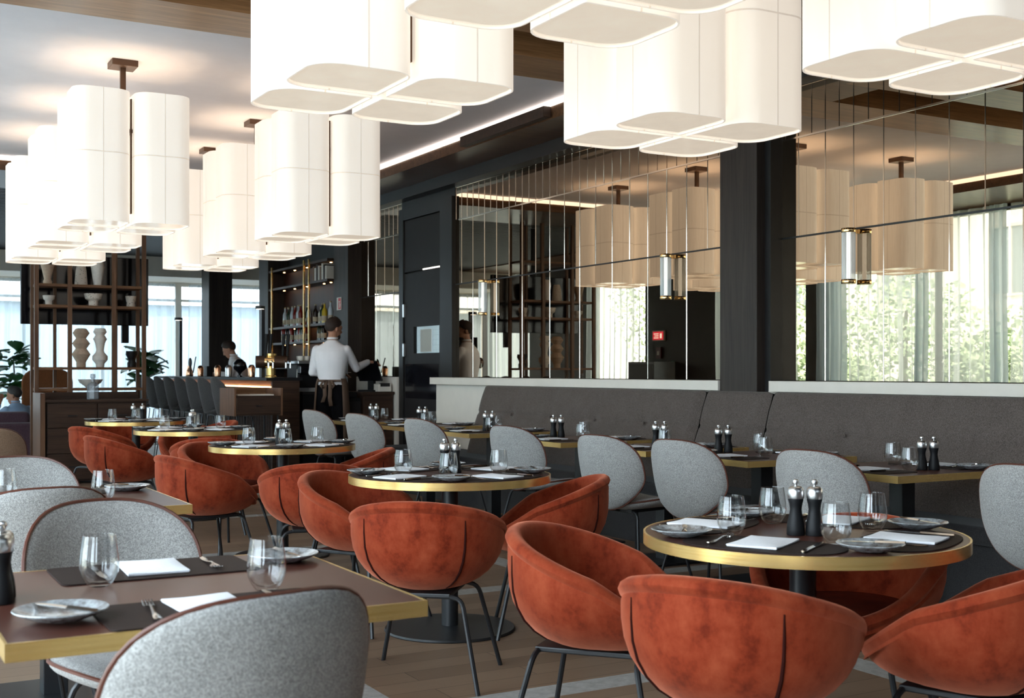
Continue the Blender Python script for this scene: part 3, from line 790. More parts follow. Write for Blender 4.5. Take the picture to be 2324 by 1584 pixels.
def make_mat(round_):
    s = MB()
    o = [(0.235 * cos(a) * (abs(cos(a)) ** 2.6 + abs(sin(a)) ** 2.6) ** (-1 / 2.6), 0.135 * sin(a) * (abs(cos(a)) ** 2.6 + abs(sin(a)) ** 2.6) ** (-1 / 2.6)) for a in [2 * pi * k / 48 for k in range(48)]] if round_ else rrect(0.47, 0.262, 0.02, 4)
    s.prism(o, 0, 0.0028)
    return s.obj('placemat', M['mat'])
KG, KP, KN, KF = Kind(make_glass()), Kind(make_plate()), Kind(make_napkin()), Kind(make_fork())
KK, KB, KM = Kind(make_knife('table_knife', 1.0)), Kind(make_knife('butter_knife', 0.82)), Kind(make_mill())
KMR, KMS = Kind(make_mat(True)), Kind(make_mat(False))
rs = random.Random(3)

def setting(tx, ty, ang, rad, where, round_=True, width=0.27, skip=(), glass=True, nap=0.0):
    """one cover: ANG is the direction from the table's middle to the diner, WHERE names the cover"""
    f = Vector((-cos(ang), -sin(ang))); rt = Vector((f.y, -f.x)); rz = atan2(f.y, f.x) - pi / 2
    def at(lat, r, z=0.0): return (tx + rt.x * lat - f.x * r, ty + rt.y * lat - f.y * r, TZ + 0.0006 + z)
    j = lambda s: rs.uniform(-s, s)
    mz = 0.0029
    if 'mat' not in skip: (KMR if round_ else KMS).put(at(0.0, rad), rz, 'dark brown leather placemat %s' % where, 'placemats', 'placemat')
    if 'napkin' not in skip: KN.put(at(j(0.012), rad + j(0.01), mz), rz + nap + j(0.06), 'white folded napkin %s' % where, 'white napkins', 'napkin')
    if 'fork' not in skip: KF.put(at(-0.135 + j(0.01), rad - 0.005, mz), rz + j(0.12), 'steel fork %s' % where, 'forks', 'fork')
    if 'knife' not in skip: KK.put(at(0.135 + j(0.01), rad - 0.01 + j(0.01), mz), rz + j(0.08), 'steel table knife %s' % where, 'table knives', 'knife')
    if 'plate' not in skip:
        p = at(-width, rad - 0.03 + j(0.01)); up = mz if abs(width) < 0.32 else 0.0
        KP.put((p[0], p[1], p[2] + up), rs.uniform(0, 6), 'mottled grey side plate %s' % where, 'side plates', 'plate')
        b = KB.put((p[0] + 0.01, p[1], p[2] + up + 0.0175), rz + 0.5 + j(0.5), 'small butter knife across the side plate %s' % where, 'butter knives', 'knife')
    if glass: KG.put(at(0.16, rad - 0.155 + j(0.01)), 0, 'empty stemless drinking glass %s' % where, 'drinking glasses', 'glass')

def mills(x, y, ang, nm, gap=0.055, n=2):
    for k in range(n):
        s = (k - (n - 1) / 2) * gap
        KM.put((x + s * cos(ang), y + s * sin(ang), TZ + 0.0006), 0, ('one of two black mills with steel tops standing together on the %s' if n == 2 else 'black mill with a steel top on the %s') % nm, 'black mills on the %s' % nm, 'pepper mill')

sides = ((27, 'mirror'), (117, 'bar'), (207, 'window'), (297, 'camera'))
for i, (x, y, nm) in enumerate(ROUND):
    for a, s in sides:
        setting(x, y, R(a + (0, -8, 4, 0, 6)[i]), 0.318, 'on the %s side of the %s' % (s, nm), skip=('knife',) if i >= 3 and s == 'camera' else ())
mills(2.545, 2.70, R(-40), 'front round table'); mills(2.60, 5.20, R(-20), 'second round table')
mills(2.63, 7.78, R(15), 'third round table', 0.056); mills(2.64, 10.16, R(62), 'fourth round table', 0.06); mills(2.66, 12.35, R(-20), 'last round table', 0.09)
setting(0.69, 2.745, R(90), 0.28, 'on the far side of the front square table', False, 0.325)
setting(0.69, 2.745, R(270), 0.275, 'on the camera side of the front square table', False, 0.30)
mills(0.312, 2.78, R(80), 'front square table', 0.06)
setting(0.731, 4.853, R(90), 0.28, 'on the far side of the second square table', False, 0.325)
setting(0.731, 4.853, R(270), 0.275, 'on the camera side of the second square table', False, 0.30, skip=('fork', 'knife', 'napkin'))
setting(0.737, 9.35, R(270), 0.275, 'on the third square table', False, 0.30, skip=('fork', 'knife'))
for i, y in enumerate(WALLT):
    nm = '%s banquette table' % OR[i]
    setting(4.742, y, R(0), 0.27, 'on the bench side of the %s' % nm, False, 0.245)
    setting(4.742, y, R(180), 0.27, 'on the chair side of the %s' % nm, False, 0.245)
    my = (-0.15, 0.30, 0.0, 0.29, 0.0, 0.05, 0.05)[i]
    mills(4.70 if i else 4.76, y + my, R(-38), nm, 0.058)
# ------------------------------------------------------------------ banquette along the mirror wall
def make_banquette():
    r = empty('banquette', (5.3, 5.5, 0), 0, 'long taupe linen banquette with a buttoned reclined back under the mirrors', 'banquette')
    ox, oy = -5.3, -5.5
    def back(y0, y1, buttons, name='backrest'):
        s = MB(); nu = max(6, int((y1 - y0) / 0.045)); nv = 44
        prof = [(5.540, 1.085), (5.530, 1.098), (5.512, 1.095)]
        fr = [(5.498 - 0.205 * (k / nv), 1.08 - 0.64 * k / nv) for k in range(nv + 1)]
        prof = prof + fr + [(5.33, 0.425), (5.540, 0.425)]
        rows = []
        for i in range(nu + 1):
            y = y0 + (y1 - y0) * i / nu; e = min(i, nu - i) / nu * (y1 - y0); row = []
            for k, (x, z) in enumerate(prof):
                dx = 0.0
                if 3 <= k < 3 + nv:
                    dx += 0.013 * math.exp(-((z - 0.84) / 0.011) ** 2)
                    for b in buttons:
                        q = ((y - b) ** 2 + ((z - 0.84) * 1.0) ** 2) ** 0.5; dx += 0.024 * math.exp(-(q / 0.055) ** 2)
                        dx += 0.006 * math.exp(-((y - b) / 0.012) ** 2) * (1 if z > 0.84 else 0.5)
                    dx -= 0.008 * sin(pi * min(1, max(0, (z - 0.44) / 0.4 if z < 0.84 else (1.08 - z) / 0.24)))
                dx += 0.035 * math.exp(-(e / 0.018) ** 2) if 2 <= k <= 3 + nv else 0
                row.append((x + dx + ox, y + oy, z - (0.012 * math.exp(-(e / 0.02) ** 2) if k < 4 else 0)))
            rows.append(row)
        n = len(prof); vs = [p for q in rows for p in q]; fs = []
        for i in range(nu):
            for k in range(n):
                k2 = (k + 1) % n; fs.append((i * n + k, (i + 1) * n + k, (i + 1) * n + k2, i * n + k2))
        s.add(vs, fs, True); s.add(rows[0], [tuple(range(n))]); s.add(rows[-1], [tuple(range(n))[::-1]])
        bo = s.obj(name, M['bench'], r)
        for b in buttons:
            m = MB(); m.ball((5.43 + ox, b + oy, 0.84), (0.006, 0.013, 0.013), 10); m.obj('button', M['bench'], bo)
    back(6.885, 10.28, (9.61, 8.92, 8.22, 7.53)); back(6.175, 6.875, (6.52,)); back(-0.8, 6.165, (5.42, 4.72, 4.0, 3.3))
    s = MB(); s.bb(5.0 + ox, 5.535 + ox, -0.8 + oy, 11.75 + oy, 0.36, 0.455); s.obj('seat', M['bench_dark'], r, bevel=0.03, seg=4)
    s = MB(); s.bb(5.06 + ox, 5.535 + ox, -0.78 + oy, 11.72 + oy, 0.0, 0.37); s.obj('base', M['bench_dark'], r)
    return r
make_banquette()

# fluted glass wall lights with gold caps
def make_sconce():
    r = empty('wall_lamp'); c = (0, 0, 0)
    n = 24; pr = []
    for k in range(n * 4):
        a = 2 * pi * k / (n * 4); q = 0.0415 + 0.0018 * cos(n * a); pr.append((q * cos(a), q * sin(a)))
    s = MB(); s.loft([[(x, y, 0.022) for x, y in pr], [(x, y, 0.335) for x, y in pr]], True, False)
    s.obj('fluted_glass', M['flute'], r)
    MB().lathe([(0.0, 0.03), (0.014, 0.03), (0.014, 0.33), (0.0, 0.33)], 12).obj('tube_bulb', M['sconce_core'], r)
    for z in (0.0, 0.328): MB().lathe([(0.0, z), (0.045, z), (0.0465, z + 0.002), (0.0465, z + 0.026), (0.045, z + 0.028), (0.0, z + 0.028)], 32).obj('gold_cap', M['gold'], r)
    b = MB(); b.bb(0.03, 0.068, -0.012, 0.012, 0.325, 0.352); b.obj('bracket', M['gold'], r)
    return r
t = NT('fluted_glass'); t.P(col=srgb(214, 222, 222), rough=0.18, spec=0.6, alpha=0.5); M['flute'] = t.m
M['sconce_core'] = plain('frosted_tube', srgb(226, 228, 226), 0.4, ecol=(1, 0.97, 0.90), estr=1.2)
sc = Kind(make_sconce())
for y, l in ((5.61, 'fluted glass wall light with gold caps on the mirror, near side of the dark pillar'), (7.55, 'fluted glass wall light with gold caps, between the dark pillar and the mirrored vases'),
             (10.59, 'fluted glass wall light with gold caps, beside the grey service door')):
    sc.put((XW - 0.07, y, 1.80), 0, l, 'gold capped wall lights', 'wall light')

# ------------------------------------------------------------------ open shelf divider with vases
SY = 14.37
u = empty('shelf_divider', (2.57, SY, 0), 0, 'tall open walnut shelf divider holding clay vases', 'shelf unit')
for x in (1.977, 2.335, 2.822, 3.163, 2.222, 2.907):
    w = 0.046 if x not in (2.222, 2.907) else 0.034; dy = 0.0 if x not in (2.222, 2.907) else 0.33
    MB().bb(x - w / 2 - 2.57, x + w / 2 - 2.57, dy - 0.02, dy + 0.02, 0.0, ZS).obj('post', M['walnut_z'], u)
for x in (1.977, 3.163): MB().bb(x - 0.02 - 2.57, x + 0.02 - 2.57, 0.31, 0.35, 0.0, ZS).obj('post', M['walnut_z'], u)
for z in (1.045, 1.285, 1.995, 2.233, 2.78): MB().bb(-0.59, 0.59, 0.0, 0.34, z - 0.03, z).obj('shelf', M['walnut_x'], u)
def vase(name, x, z, prof, m, label, y=SY + 0.17, n=28, cat='vase', smooth=True):
    o = MB().lathe(prof, n, smooth=smooth).obj(name, m, loc=(x, y, z)); return tag(o, label, cat)
hx = lambda px: None
def sx(px, y=SY + 0.17):
    k = (px - 1162) / FPX; return y / (cos(YAW) - k * sin(YAW)) * (k * cos(YAW) + sin(YAW))
vase('vase', sx(108), 2.233, [(0, 0), (.045, 0), (.05, .03), (.038, .06), (.06, .16), (.075, .22), (.065, .225), (.05, .16), (0, .12)], M['terracotta'], 'tapered clay vase on the top shelf, next to the end post')
vase('vase', sx(184), 2.233, [(0, 0), (.07, 0), (.072, .02), (.06, .17), (.045, .24), (.035, .24), (0, .2)], M['speckle'], 'speckled clay vase narrowing upwards on the top shelf')
vase('vase', sx(222), 2.233, [(0, 0), (.045, 0), (.06, .1), (.078, .22), (.07, .27), (.04, .30), (.03, .30), (0, .2)], M['whiteclay'], 'white clay vase widening upwards on the top shelf')
vase('goblet_bowl', sx(111), 1.995, [(0, 0), (.038, 0), (.04, .05), (.06, .07), (.068, .11), (.06, .112), (.03, .08), (0, .075)], M['whiteclay'], 'small footed clay bowl near the end post', cat='bowl')
vase('goblet_bowl', sx(212), 1.995, [(0, 0), (.055, 0), (.056, .06), (.09, .085), (.106, .145), (.098, .147), (.06, .1), (0, .09)], M['speckle'], 'wide footed clay bowl on the middle of the second shelf', cat='bowl')
vase('clay_cup', sx(297), 1.995, [(0, 0), (.05, 0), (.05, .03), (.045, .05), (.055, .08), (.062, .13), (.054, .132), (0, .06)], M['speckle'], 'clay cup with a notched waist on the second shelf', cat='cup')
zz = [(0, 0), (.052, 0), (.054, .06), (.105, .15), (.06, .215), (.10, .275), (.055, .335), (.095, .395), (.06, .445), (.04, .45), (0, .42)]
vase('vase', sx(184), 1.285, zz, M['terracotta'], 'tall zigzag clay vase of stacked cones, beside the white gourd vase', smooth=False)
vase('vase', sx(227), 1.285, [(0, 0), (.045, 0), (.05, .04), (.086, .085), (.086, .13), (.05, .17), (.042, .20), (.055, .28), (.078, .33), (.05, .375), (.076, .41), (.06, .45), (.04, .455), (0, .43)], M['whiteclay'], 'tall white gourd vase beside the zigzag clay vase')
vase('vase', sx(299), 1.285, [(0, 0), (.05, 0), (.052, .05), (.04, .075), (.045, .1), (.07, .15), (.066, .19), (.055, .192), (0, .15)], M['black'], 'black waisted vase on the third shelf')
vase('clay_bowl', sx(205), 1.045, [(0, 0), (.05, 0), (.06, .015), (.12, .06), (.138, .095), (.128, .098), (.09, .055), (0, .03)], M['whiteclay'], 'wide shallow clay bowl on the lowest shelf of the divider', cat='bowl')
# wall screen behind the shelves
tv = empty('screen', (2.61, 14.95, 2.2), 0, 'large black screen hanging behind the shelf divider', 'screen')
MB().bb(-0.73, 0.73, -0.03, 0.03, -0.41, 0.41).obj('panel', M['screen'], tv, bevel=0.008)
MB().bb(0.42, 0.50, -0.01, 0.05, -0.62, -0.40).obj('bracket', M['black'], tv)
MB().bb(-0.03, 0.03, 0.03, 0.07, 0.3, ZS - 2.2).obj('hanger', M['black'], tv)
# low cabinet in front
c = empty('sideboard', (2.53, 14.02, 0), 0, 'low dark oak cabinet with drawers in front of the shelf divider', 'cabinet')
MB().bb(-0.53, 0.53, -0.24, 0.27, 0.03, 0.90).obj('body', M['oak_dark'], c)
MB().bb(-0.55, 0.55, -0.27, 0.28, 0.90, 0.925).obj('top', M['oak_dark'], c)
MB().bb(-0.55, 0.55, 0.25, 0.28, 0.925, 1.0).obj('gallery', M['oak_dark'], c)
MB().bb(-0.60, -0.55, -0.28, 0.28, 0.0, 1.0).obj('end_panel', M['walnut_z'], c)
for i, x in enumerate((-0.265, 0.265)):
    for k, (z0, z1) in enumerate(((0.62, 0.88), (0.34, 0.61), (0.05, 0.33))):
        d = MB().bb(x - 0.258, x + 0.258, -0.262, -0.24, z0, z1).obj('drawer', M['oak_dark'], c, bevel=0.003)
        MB().bb(x - 0.05, x + 0.05, -0.275, -0.26, (z0 + z1) / 2 - 0.006, (z0 + z1) / 2 + 0.006).obj('handle', M['black_metal'], d)
o = MB().lathe([(0, 0), (.062, 0), (.066, .01), (.064, .15), (.05, .175), (.022, .195), (.02, .235), (.03, .245), (.026, .28), (0, .285)], 8, smooth=False).obj('decanter', M['cutglass'] if 'cutglass' in M else plain('cut_crystal', srgb(150, 156, 162), 0.1, spec=0.9, alpha=0.55), loc=(2.5, 13.88, 0.925))
tag(o, 'square cut glass decanter on the low cabinet', 'decanter')

# ------------------------------------------------------------------ bar
BX0, BX1, BY0, BY1 = 4.2, 4.62, 13.1, 18.4
b = empty('bar_counter', (4.4, 15.7, 0), 0, 'long dark bar counter with a slatted front and glowing recess', 'bar')
bx = lambda mb: mb
MB().bb(-0.06, 0.22, -2.58, 2.7, 0.0, 1.12).obj('body', M['oak_dark'], b)
MB().bb(-0.17, 0.26, -2.62, 2.72, 1.13, 1.165).obj('counter_top', M['black'], b, bevel=0.004)
MB().bb(-0.1, 0.22, -2.62, -2.57, 0.0, 1.13).obj('end_panel', M['oak_dark'], b)
MB().bb(-0.075, -0.06, -2.57, 2.7, 1.055, 1.125).obj('lit_board', M['walnut_y'], b)
MB().bb(-0.11, -0.085, -2.56, 2.7, 1.05, 1.064).obj('light_strip', plain('warm_led', (1, 1, 1), 0.5, ecol=(1.0, 0.55, 0.2), estr=9.0), b)
MB().bb(-0.15, -0.06, -2.57, 2.7, 1.022, 1.048).obj('rail', M['oak_dark'], b)
sl = MB()
y = -2.55
while y < 2.7: sl.bb(-0.10, -0.06, y, y + 0.03, 0.05, 1.02); y += 0.06
sl.obj('slatted_front', M['oak_dark'], b)
c = empty('back_counter', (5.14, 13.47, 0), 0, 'black return counter under the coffee machine', 'counter')
MB().bb(-0.44, 0.09, -0.28, 0.32, 0, 0.97).obj('body', M['black'], c)
MB().bb(-0.45, 0.10, -0.3, 0.33, 0.97, 1.0).obj('counter_top', M['darkframe'], c)

def make_stool():
    r = empty('bar_stool'); n = 28; s = MB()
    rows = []
    for i in range(15):
        v = i / 14.0; row = []
        for k in range(n):
            a = 2 * pi * k / n; ca, sa = cos(a), sin(a)
            row.append((v, ca, sa))
        rows.append(row)
    rad = (0.02, 0.4, 0.7, 0.9, 0.98, 1.0)
    def bp(q, a, sd):
        ca, sa = cos(a), sin(a); e = 2.4; k = (abs(ca) ** e + abs(sa) ** e) ** (-1 / e)
        u, v = 0.225 * ca * k * q, 0.21 * sa * k * q; z = 0.965 + v
        if v < 0: u *= 1 - 0.1 * (v / -0.21) ** 2
        return (u, -0.19 - 0.2 * (z - 0.76) + 1.7 * u * u + sd * 0.026 * (1 - q ** 6) ** 0.5, z)
    def sp_(q, a, sd):
        ca, sa = cos(a), sin(a); e = 2.5; k = (abs(ca) ** e + abs(sa) ** e) ** (-1 / e)
        x, y = 0.225 * ca * k * q, 0.21 * sa * k * q
        return (x, y, 0.775 + 0.6 * x * x + sd * 0.03 * (1 - q ** 6) ** 0.5)
    for nm, fn in (('backrest', bp), ('seat', sp_)):
        m = MB(); m.loft([[fn(q, 2 * pi * k / n, 1) for k in range(n)] for q in rad] + [[fn(q, 2 * pi * k / n, -1) for k in range(n)] for q in rad[-2::-1]]); m.obj(nm, M['stool_fab'], r)
    for sx_ in (1, -1):
        for sy_ in (1, -1):
            q = MB(); q.tube([(0.23 * sx_, 0.23 * sy_, 0), (0.14 * sx_, 0.13 * sy_, 0.735), (0.0, 0.13 * sy_, 0.745)], 0.007, 6); q.obj('leg', M['black_metal'], r)
    q = MB(); q.ring([(0.2, 0.195, 0.28), (0, 0.195, 0.28), (-0.2, 0.195, 0.28), (-0.2, 0, 0.28), (-0.2, -0.195, 0.28), (0, -0.195, 0.28), (0.2, -0.195, 0.28), (0.2, 0, 0.28)], 0.006, 6); q.obj('footrest', M['black_metal'], r)
    return r
st = Kind(make_stool())
for i in range(8): st.put((3.86, 12.98 + 0.535 * i, 0), R(-90), 'charcoal bar stool at the bar, %s counted from the service cabinet' % OR[i], 'bar stools')

# bar lamps and things on the bar
def make_barlamp():
    r = empty('bar_lamp'); MB().bb(-0.02, 0.02, -0.02, 0.02, 0, 0.80).obj('post', M['black_metal'], r)
    MB().lathe([(0, 0.80), (.055, .80), (.058, .81), (.055, .835), (0, .84)], 20, (-0.03, 0, 0)).obj('head', M['black_metal'], r)
    MB().lathe([(0, 0.797), (.045, .797), (.045, .8005), (0, .8005)], 20, (-0.03, 0, 0)).obj('light_disc', M['led'], r); return r
bl = Kind(make_barlamp()); BT = 1.166
bl.put((4.30, 17.2, BT), 0, 'slim black post lamp on the bar, far end', 'bar post lamps', 'lamp'); bl.put((4.36, 13.62, BT), 0, 'slim black post lamp on the bar beside the beer taps', 'bar post lamps', 'lamp')
tp = empty('beer_tap_tower', (4.42, 13.5, BT), 0, 'brass beer tap tower with black handles on the bar', 'beer tap'); tp.scale = (1.25, 1.25, 1.2)
MB().lathe([(0, 0), (.055, 0), (.055, .01), (.042, .02), (.042, .2), (.05, .21), (.05, .23), (0, .235)], 20).obj('column', M['brass'], tp)
q = MB(); q.tube([(-0.13, 0.05, 0.15), (0.14, -0.05, 0.15)], 0.06, 16); q.obj('barrel', M['bronze'], tp)
q = MB(); q.tube([(-0.05, 0.02, 0.15), (0.03, -0.012, 0.15)], 0.062, 16); q.obj('gold_band', M['gold'], tp)
for k in range(4):
    x = (-0.06, -0.02, 0.10, 0.14)[k]; yv = -0.02 - 0.01 * k
    h = MB(); h.tube([(x, yv, 0.2), (x + 0.012, yv, 0.42)], [0.010, 0.019], 8); h.obj('handle', M['black'], tp)
    h = MB(); h.tube([(x, yv - 0.05, 0.16), (x, yv - 0.09, 0.14), (x, yv - 0.09, 0.09)], 0.008, 6); h.obj('spout', M['chrome'], tp)
def on_bar(px, name, prof, m, label, cat, x=4.36):
    k = (px - 1162) / FPX; d = x / (k * cos(YAW) + sin(YAW)); y = d * (cos(YAW) - k * sin(YAW))
    o = MB().lathe(prof, 18).obj(name, m, loc=(x, y, BT)); return tag(o, label, cat)
shk = [(0, 0), (.035, 0), (.04, .005), (.045, .11), (.038, .125), (.03, .14), (.02, .15), (0, .152)]
on_bar(430, 'copper_shaker', [(0, 0), (.05, 0), (.055, .02), (.045, .08), (.03, .12), (.03, .15), (0, .15)], M['copper'], 'copper jug on the bar by the black strainer', 'jug')
on_bar(455, 'copper_shaker', shk, M['copper'], 'copper cocktail shaker on the bar, in front of the dark caddy', 'cocktail shaker')
on_bar(494, 'copper_shaker', shk, M['copper'], 'copper cocktail shaker on the bar, before the dark column', 'cocktail shaker')
on_bar(519, 'steel_shaker', shk, M['chrome'], 'steel cocktail shaker on the bar', 'cocktail shaker')
on_bar(571, 'copper_shaker', shk, M['copper'], 'copper cocktail shaker beside the beer taps', 'cocktail shaker')
on_bar(544, 'black_ball', [(0, 0), (.03, 0), (.03, .02), (.01, .03), (.03, .06), (.075, .1), (.085, .14), (.075, .18), (.03, .22), (0, .225)], M['screen'], 'glossy black ball on a foot on the bar', 'ornament')  # plain glossy ball, gives no light
k = tag(MB().bb(-0.04, 0.04, -0.06, 0.06, 0, 0.14).obj('bar_caddy', M['black'], loc=(4.36, 15.95, BT), bevel=0.006), 'dark box caddy standing on the bar', 'caddy')
sn = empty('bar_strainer', (4.32, 16.75, BT), 0, 'black round strainer tilted up on the bar', 'strainer')
q = MB(); q.ball((0, 0, 0.19), (0.02, 0.07, 0.07), 16); q.obj('bowl', M['black'], sn); q = MB(); q.tube([(0, 0, 0.0), (0, -0.02, 0.13)], 0.008, 6); q.obj('stand', M['black'], sn)
q = MB(); q.tube([(0, -0.16, 0.05), (0, -0.3, 0.27)], 0.008, 6); q.obj('handle', M['black'], sn)
# coffee machine with cups on it
cm = empty('coffee_machine', (4.96, 13.5, 1.0), 0, 'black and steel coffee machine on the return counter', 'coffee machine')
MB().bb(-0.28, 0.28, -0.18, 0.2, 0.04, 0.32).obj('body', M['black'], cm, bevel=0.02)
MB().bb(-0.29, 0.29, -0.22, 0.21, 0.32, 0.36).obj('cup_tray', M['chrome'], cm, bevel=0.008)
MB().bb(-0.28, 0.0, -0.24, -0.17, 0.2, 0.31).obj('brew_head', M['screen'], cm, bevel=0.02)
MB().bb(-0.28, 0.28, -0.24, 0.2, 0.0, 0.045).obj('drip_tray', M['chrome'], cm)
q = MB(); q.tube([(-0.16, -0.24, 0.2), (-0.18, -0.38, 0.18)], 0.014, 8); q.obj('filter_handle', M['black'], cm)
q = MB(); q.tube([(-0.29, -0.2, 0.26), (-0.31, -0.24, 0.12)], 0.006, 6); q.obj('steam_wand', M['chrome'], cm)
cup = Kind(MB().lathe([(0, 0), (.022, 0), (.034, .02), (.038, .055), (.034, .055), (.03, .02), (0, .012)], 14).obj('coffee_cup', M['white']))
for i in range(9): cup.put((4.75 + 0.075 * (i % 5) + 0.02 * (i // 5), 13.40 + 0.1 * (i // 5), 1.36), 0, 'white coffee cup on top of the coffee machine, %s row, %s along' % (('front', 'rear')[i // 5], OR[i % 5]), 'coffee cups', 'cup')
# back bar shelving with bottles and books
bb_ = empty('bar_shelf', (5.6, 15.5, 0), 0, 'tall lit bar shelving of dark wood and brass posts', 'shelf unit')
MB().bb(0.09, 0.11, -1.08, 1.28, 1.0, 2.7).obj('back_panel', wood('mahogany', srgb(46, 26, 18), srgb(70, 42, 30), axis=2), bb_)
for z in (1.30, 1.64, 1.86, 2.42, 2.68):
    MB().bb(-0.14, 0.1, -1.08, 1.28, z - 0.03, z).obj('shelf', M['oak_dark'], bb_)
for y in (-0.42, -0.23, 1.12): MB().bb(-0.155, -0.135, y - 0.012, y + 0.012, 0.9, 2.72).obj('brass_post', M['brass'], bb_)
MB().bb(-0.14, 0.1, -1.08, 1.28, 0.0, 1.0).obj('base_cabinet', M['black'], bb_)
wl_ = plain('shelf_spot', (1, 1, 1), 0.5, ecol=(1.0, 0.5, 0.18), estr=30.0)
for z in (1.83, 2.39, 2.65, 1.61):
    for y in (-0.85, -0.6, 0.05, 0.55, 1.0): MB().lathe([(0, z - 0.004), (.014, z - 0.004), (.014, z), (0, z)], 10, (0.0, y, 0)).obj('shelf_spotlight', wl_, bb_)
cols = [('dark green', srgb(24, 46, 30)), ('amber', srgb(110, 58, 20)), ('clear', srgb(190, 200, 205)), ('black', srgb(16, 16, 20)), ('pale', srgb(214, 206, 190)), ('red', srgb(110, 24, 20)), ('yellow', srgb(190, 160, 40)), ('blue', srgb(40, 70, 110))]
bm_ = {n_: plain('bottle_' + n_, c_, 0.12, spec=0.8) for n_, c_ in cols}; lab_m = plain('bottle_label', srgb(176, 160, 136), 0.7); cap_m = plain('bottle_cap', srgb(150, 130, 90), 0.4)
def make_bottle(kind, i):
    h, w = ((0.26, .036), (0.22, .040), (0.28, .033))[i % 3]; r = empty('bottle')
    MB().lathe([(0, 0), (w, 0), (w, h * .6), (w * .8, h * .68), (.014, h * .78), (.013, h * .95), (0, h * .95)], 14).obj('body', bm_[kind], r)
    MB().lathe([(w + .0006, h * .12), (w + .0008, h * .12), (w + .0008, h * .36), (w + .0006, h * .36)], 14).obj('paper_label', lab_m, r)
    MB().lathe([(0, h * .94), (.015, h * .94), (.015, h), (0, h)], 10).obj('cap', cap_m, r); return r
bk_ = [(k_, Kind(make_bottle(k_, i_))) for i_, (k_, _) in enumerate(cols)]
for row, z in ((0, 1.86), (1, 1.64)):
    ys = [14.55 + 0.115 * i for i in range(5)] if row == 0 else [14.75 + 0.13 * i for i in range(2)]
    ys = ys + [15.36 + 0.105 * i for i in range(10)]
    for i, y in enumerate(ys):
        kn, K_ = bk_[(i * 5 + row * 3 + i // 3) % len(bk_)] if y > 15.2 or row else bk_[(2, 6, 0, 4, 3)[i]]
        K_.put((5.53 + rs.uniform(-.02, .05), y + rs.uniform(-.015, .015), z), 0, '%s bottle on the %s bottle shelf, %s from the %s' % (kn, ('upper', 'lower')[row], (OR + ('ninth', 'tenth'))[i if y < 15.2 else i - (5, 2)[row]], 'pillar' if y < 15.2 else 'paired brass posts'), 'bottles behind the bar', 'bottle')
for i in range(8):
    h = 0.17 + 0.02 * ((i * 7) % 3); c_ = (srgb(206, 200, 190), srgb(120, 96, 80), srgb(222, 218, 210), srgb(60, 52, 50))[(i * 3) % 4]
    y = 14.50 + 0.065 * i
    bk = MB().bb(-0.08, 0.08, -0.025, 0.025, 0, h).obj('book', plain('book_cloth', c_, 0.8), loc=(5.55, y, 2.42), bevel=0.003)
    tag(bk, 'upright book on the top bar shelf, %s from the pillar' % OR[i], 'book', 'books above the bar')
# fire point sign on the bar pillar
sg = empty('fire_sign', (5.541, 14.21, 2.09), 0, 'small red and white fire sign on the bar pillar', 'sign')
MB().bb(-0.003, 0.003, -0.075, 0.075, -0.08, 0.08).obj('panel', M['white'], sg)
MB().bb(-0.0045, -0.003, -0.065, 0.02, -0.07, 0.07).obj('red_field', plain('sign_red', srgb(190, 40, 44), 0.5), sg)
p_ = MB(); p_.bb(-0.0055, -0.0045, -0.03, -0.012, -0.055, 0.02); p_.bb(-0.0055, -0.0045, -0.045, 0.003, 0.02, 0.032); p_.bb(-0.0055, -0.0045, -0.05, -0.04, -0.04, 0.0); p_.obj('pictogram', M['white'], sg)

# ------------------------------------------------------------------ service cabinet and till station
c = empty('service_cabinet', (3.86, 12.46, 0), 0, 'small walnut service cabinet on black rods before the bar stools', 'cabinet')
MB().bb(-0.24, 0.24, -0.26, 0.26, 0.775, 0.98).obj('body', M['oak_dark'], c)
MB().bb(-0.26, -0.24, -0.27, 0.27, 0.77, 1.06).obj('side_panel', M['walnut_z'], c); MB().bb(0.24, 0.26, -0.27, 0.27, 0.77, 1.06).obj('side_panel', M['walnut_z'], c)
MB().bb(-0.24, 0.24, 0.245, 0.265, 0.98, 1.06).obj('back_rail', M['walnut_x'], c)
d = MB().bb(-0.235, 0.235, -0.275, -0.26, 0.79, 0.96).obj('drawer', M['oak_dark'], c, bevel=0.003); MB().bb(-0.03, 0.03, -0.288, -0.274, 0.87, 0.88).obj('handle', M['black_metal'], d)
for x in (-0.22, 0.22):
    for y in (-0.23, 0.23):
        q = MB(); q.tube([(x, y, 0), (x, y, 0.775)], 0.009, 6); q.obj('leg', M['black_metal'], c)
for i in range(2):
    o = MB().bb(-0.10, 0.10, -0.14, 0.14, 0, 0.012).obj('menu_card', M['white'], loc=(3.75 + 0.22 * i, 12.44, 0.981), rz=0.1 - 0.2 * i); tag(o, 'pale menu folder on the service cabinet, %s' % ('beside the walnut end' if i == 0 else 'under the cutlery'), 'menu', 'menus on the service cabinet')
c = empty('till_cabinet', (5.46, 13.10, 0), 0, 'dark wood till cabinet against the low wall by the waiter', 'cabinet')
MB().bb(-0.19, 0.18, -0.33, 0.3, 0, 0.97).obj('body', M['oak_dark'], c); MB().bb(-0.2, 0.19, -0.36, 0.32, 0.97, 1.0).obj('top', M['oak_dark'], c)
d = MB().bb(-0.18, 0.17, -0.345, -0.33, 0.05, 0.95).obj('door', M['oak_dark'], c)
c = empty('drawer_unit', (5.155, 13.0, 0), 0, 'black drawer unit beside the till cabinet', 'cabinet'); MB().bb(-0.1, 0.1, -0.2, 0.18, 0, 0.93).obj('body', M['black'], c)
for z in (0.1, 0.37, 0.64): MB().bb(-0.095, 0.095, -0.212, -0.2, z, z + 0.25).obj('drawer', M['darkwall'], c)
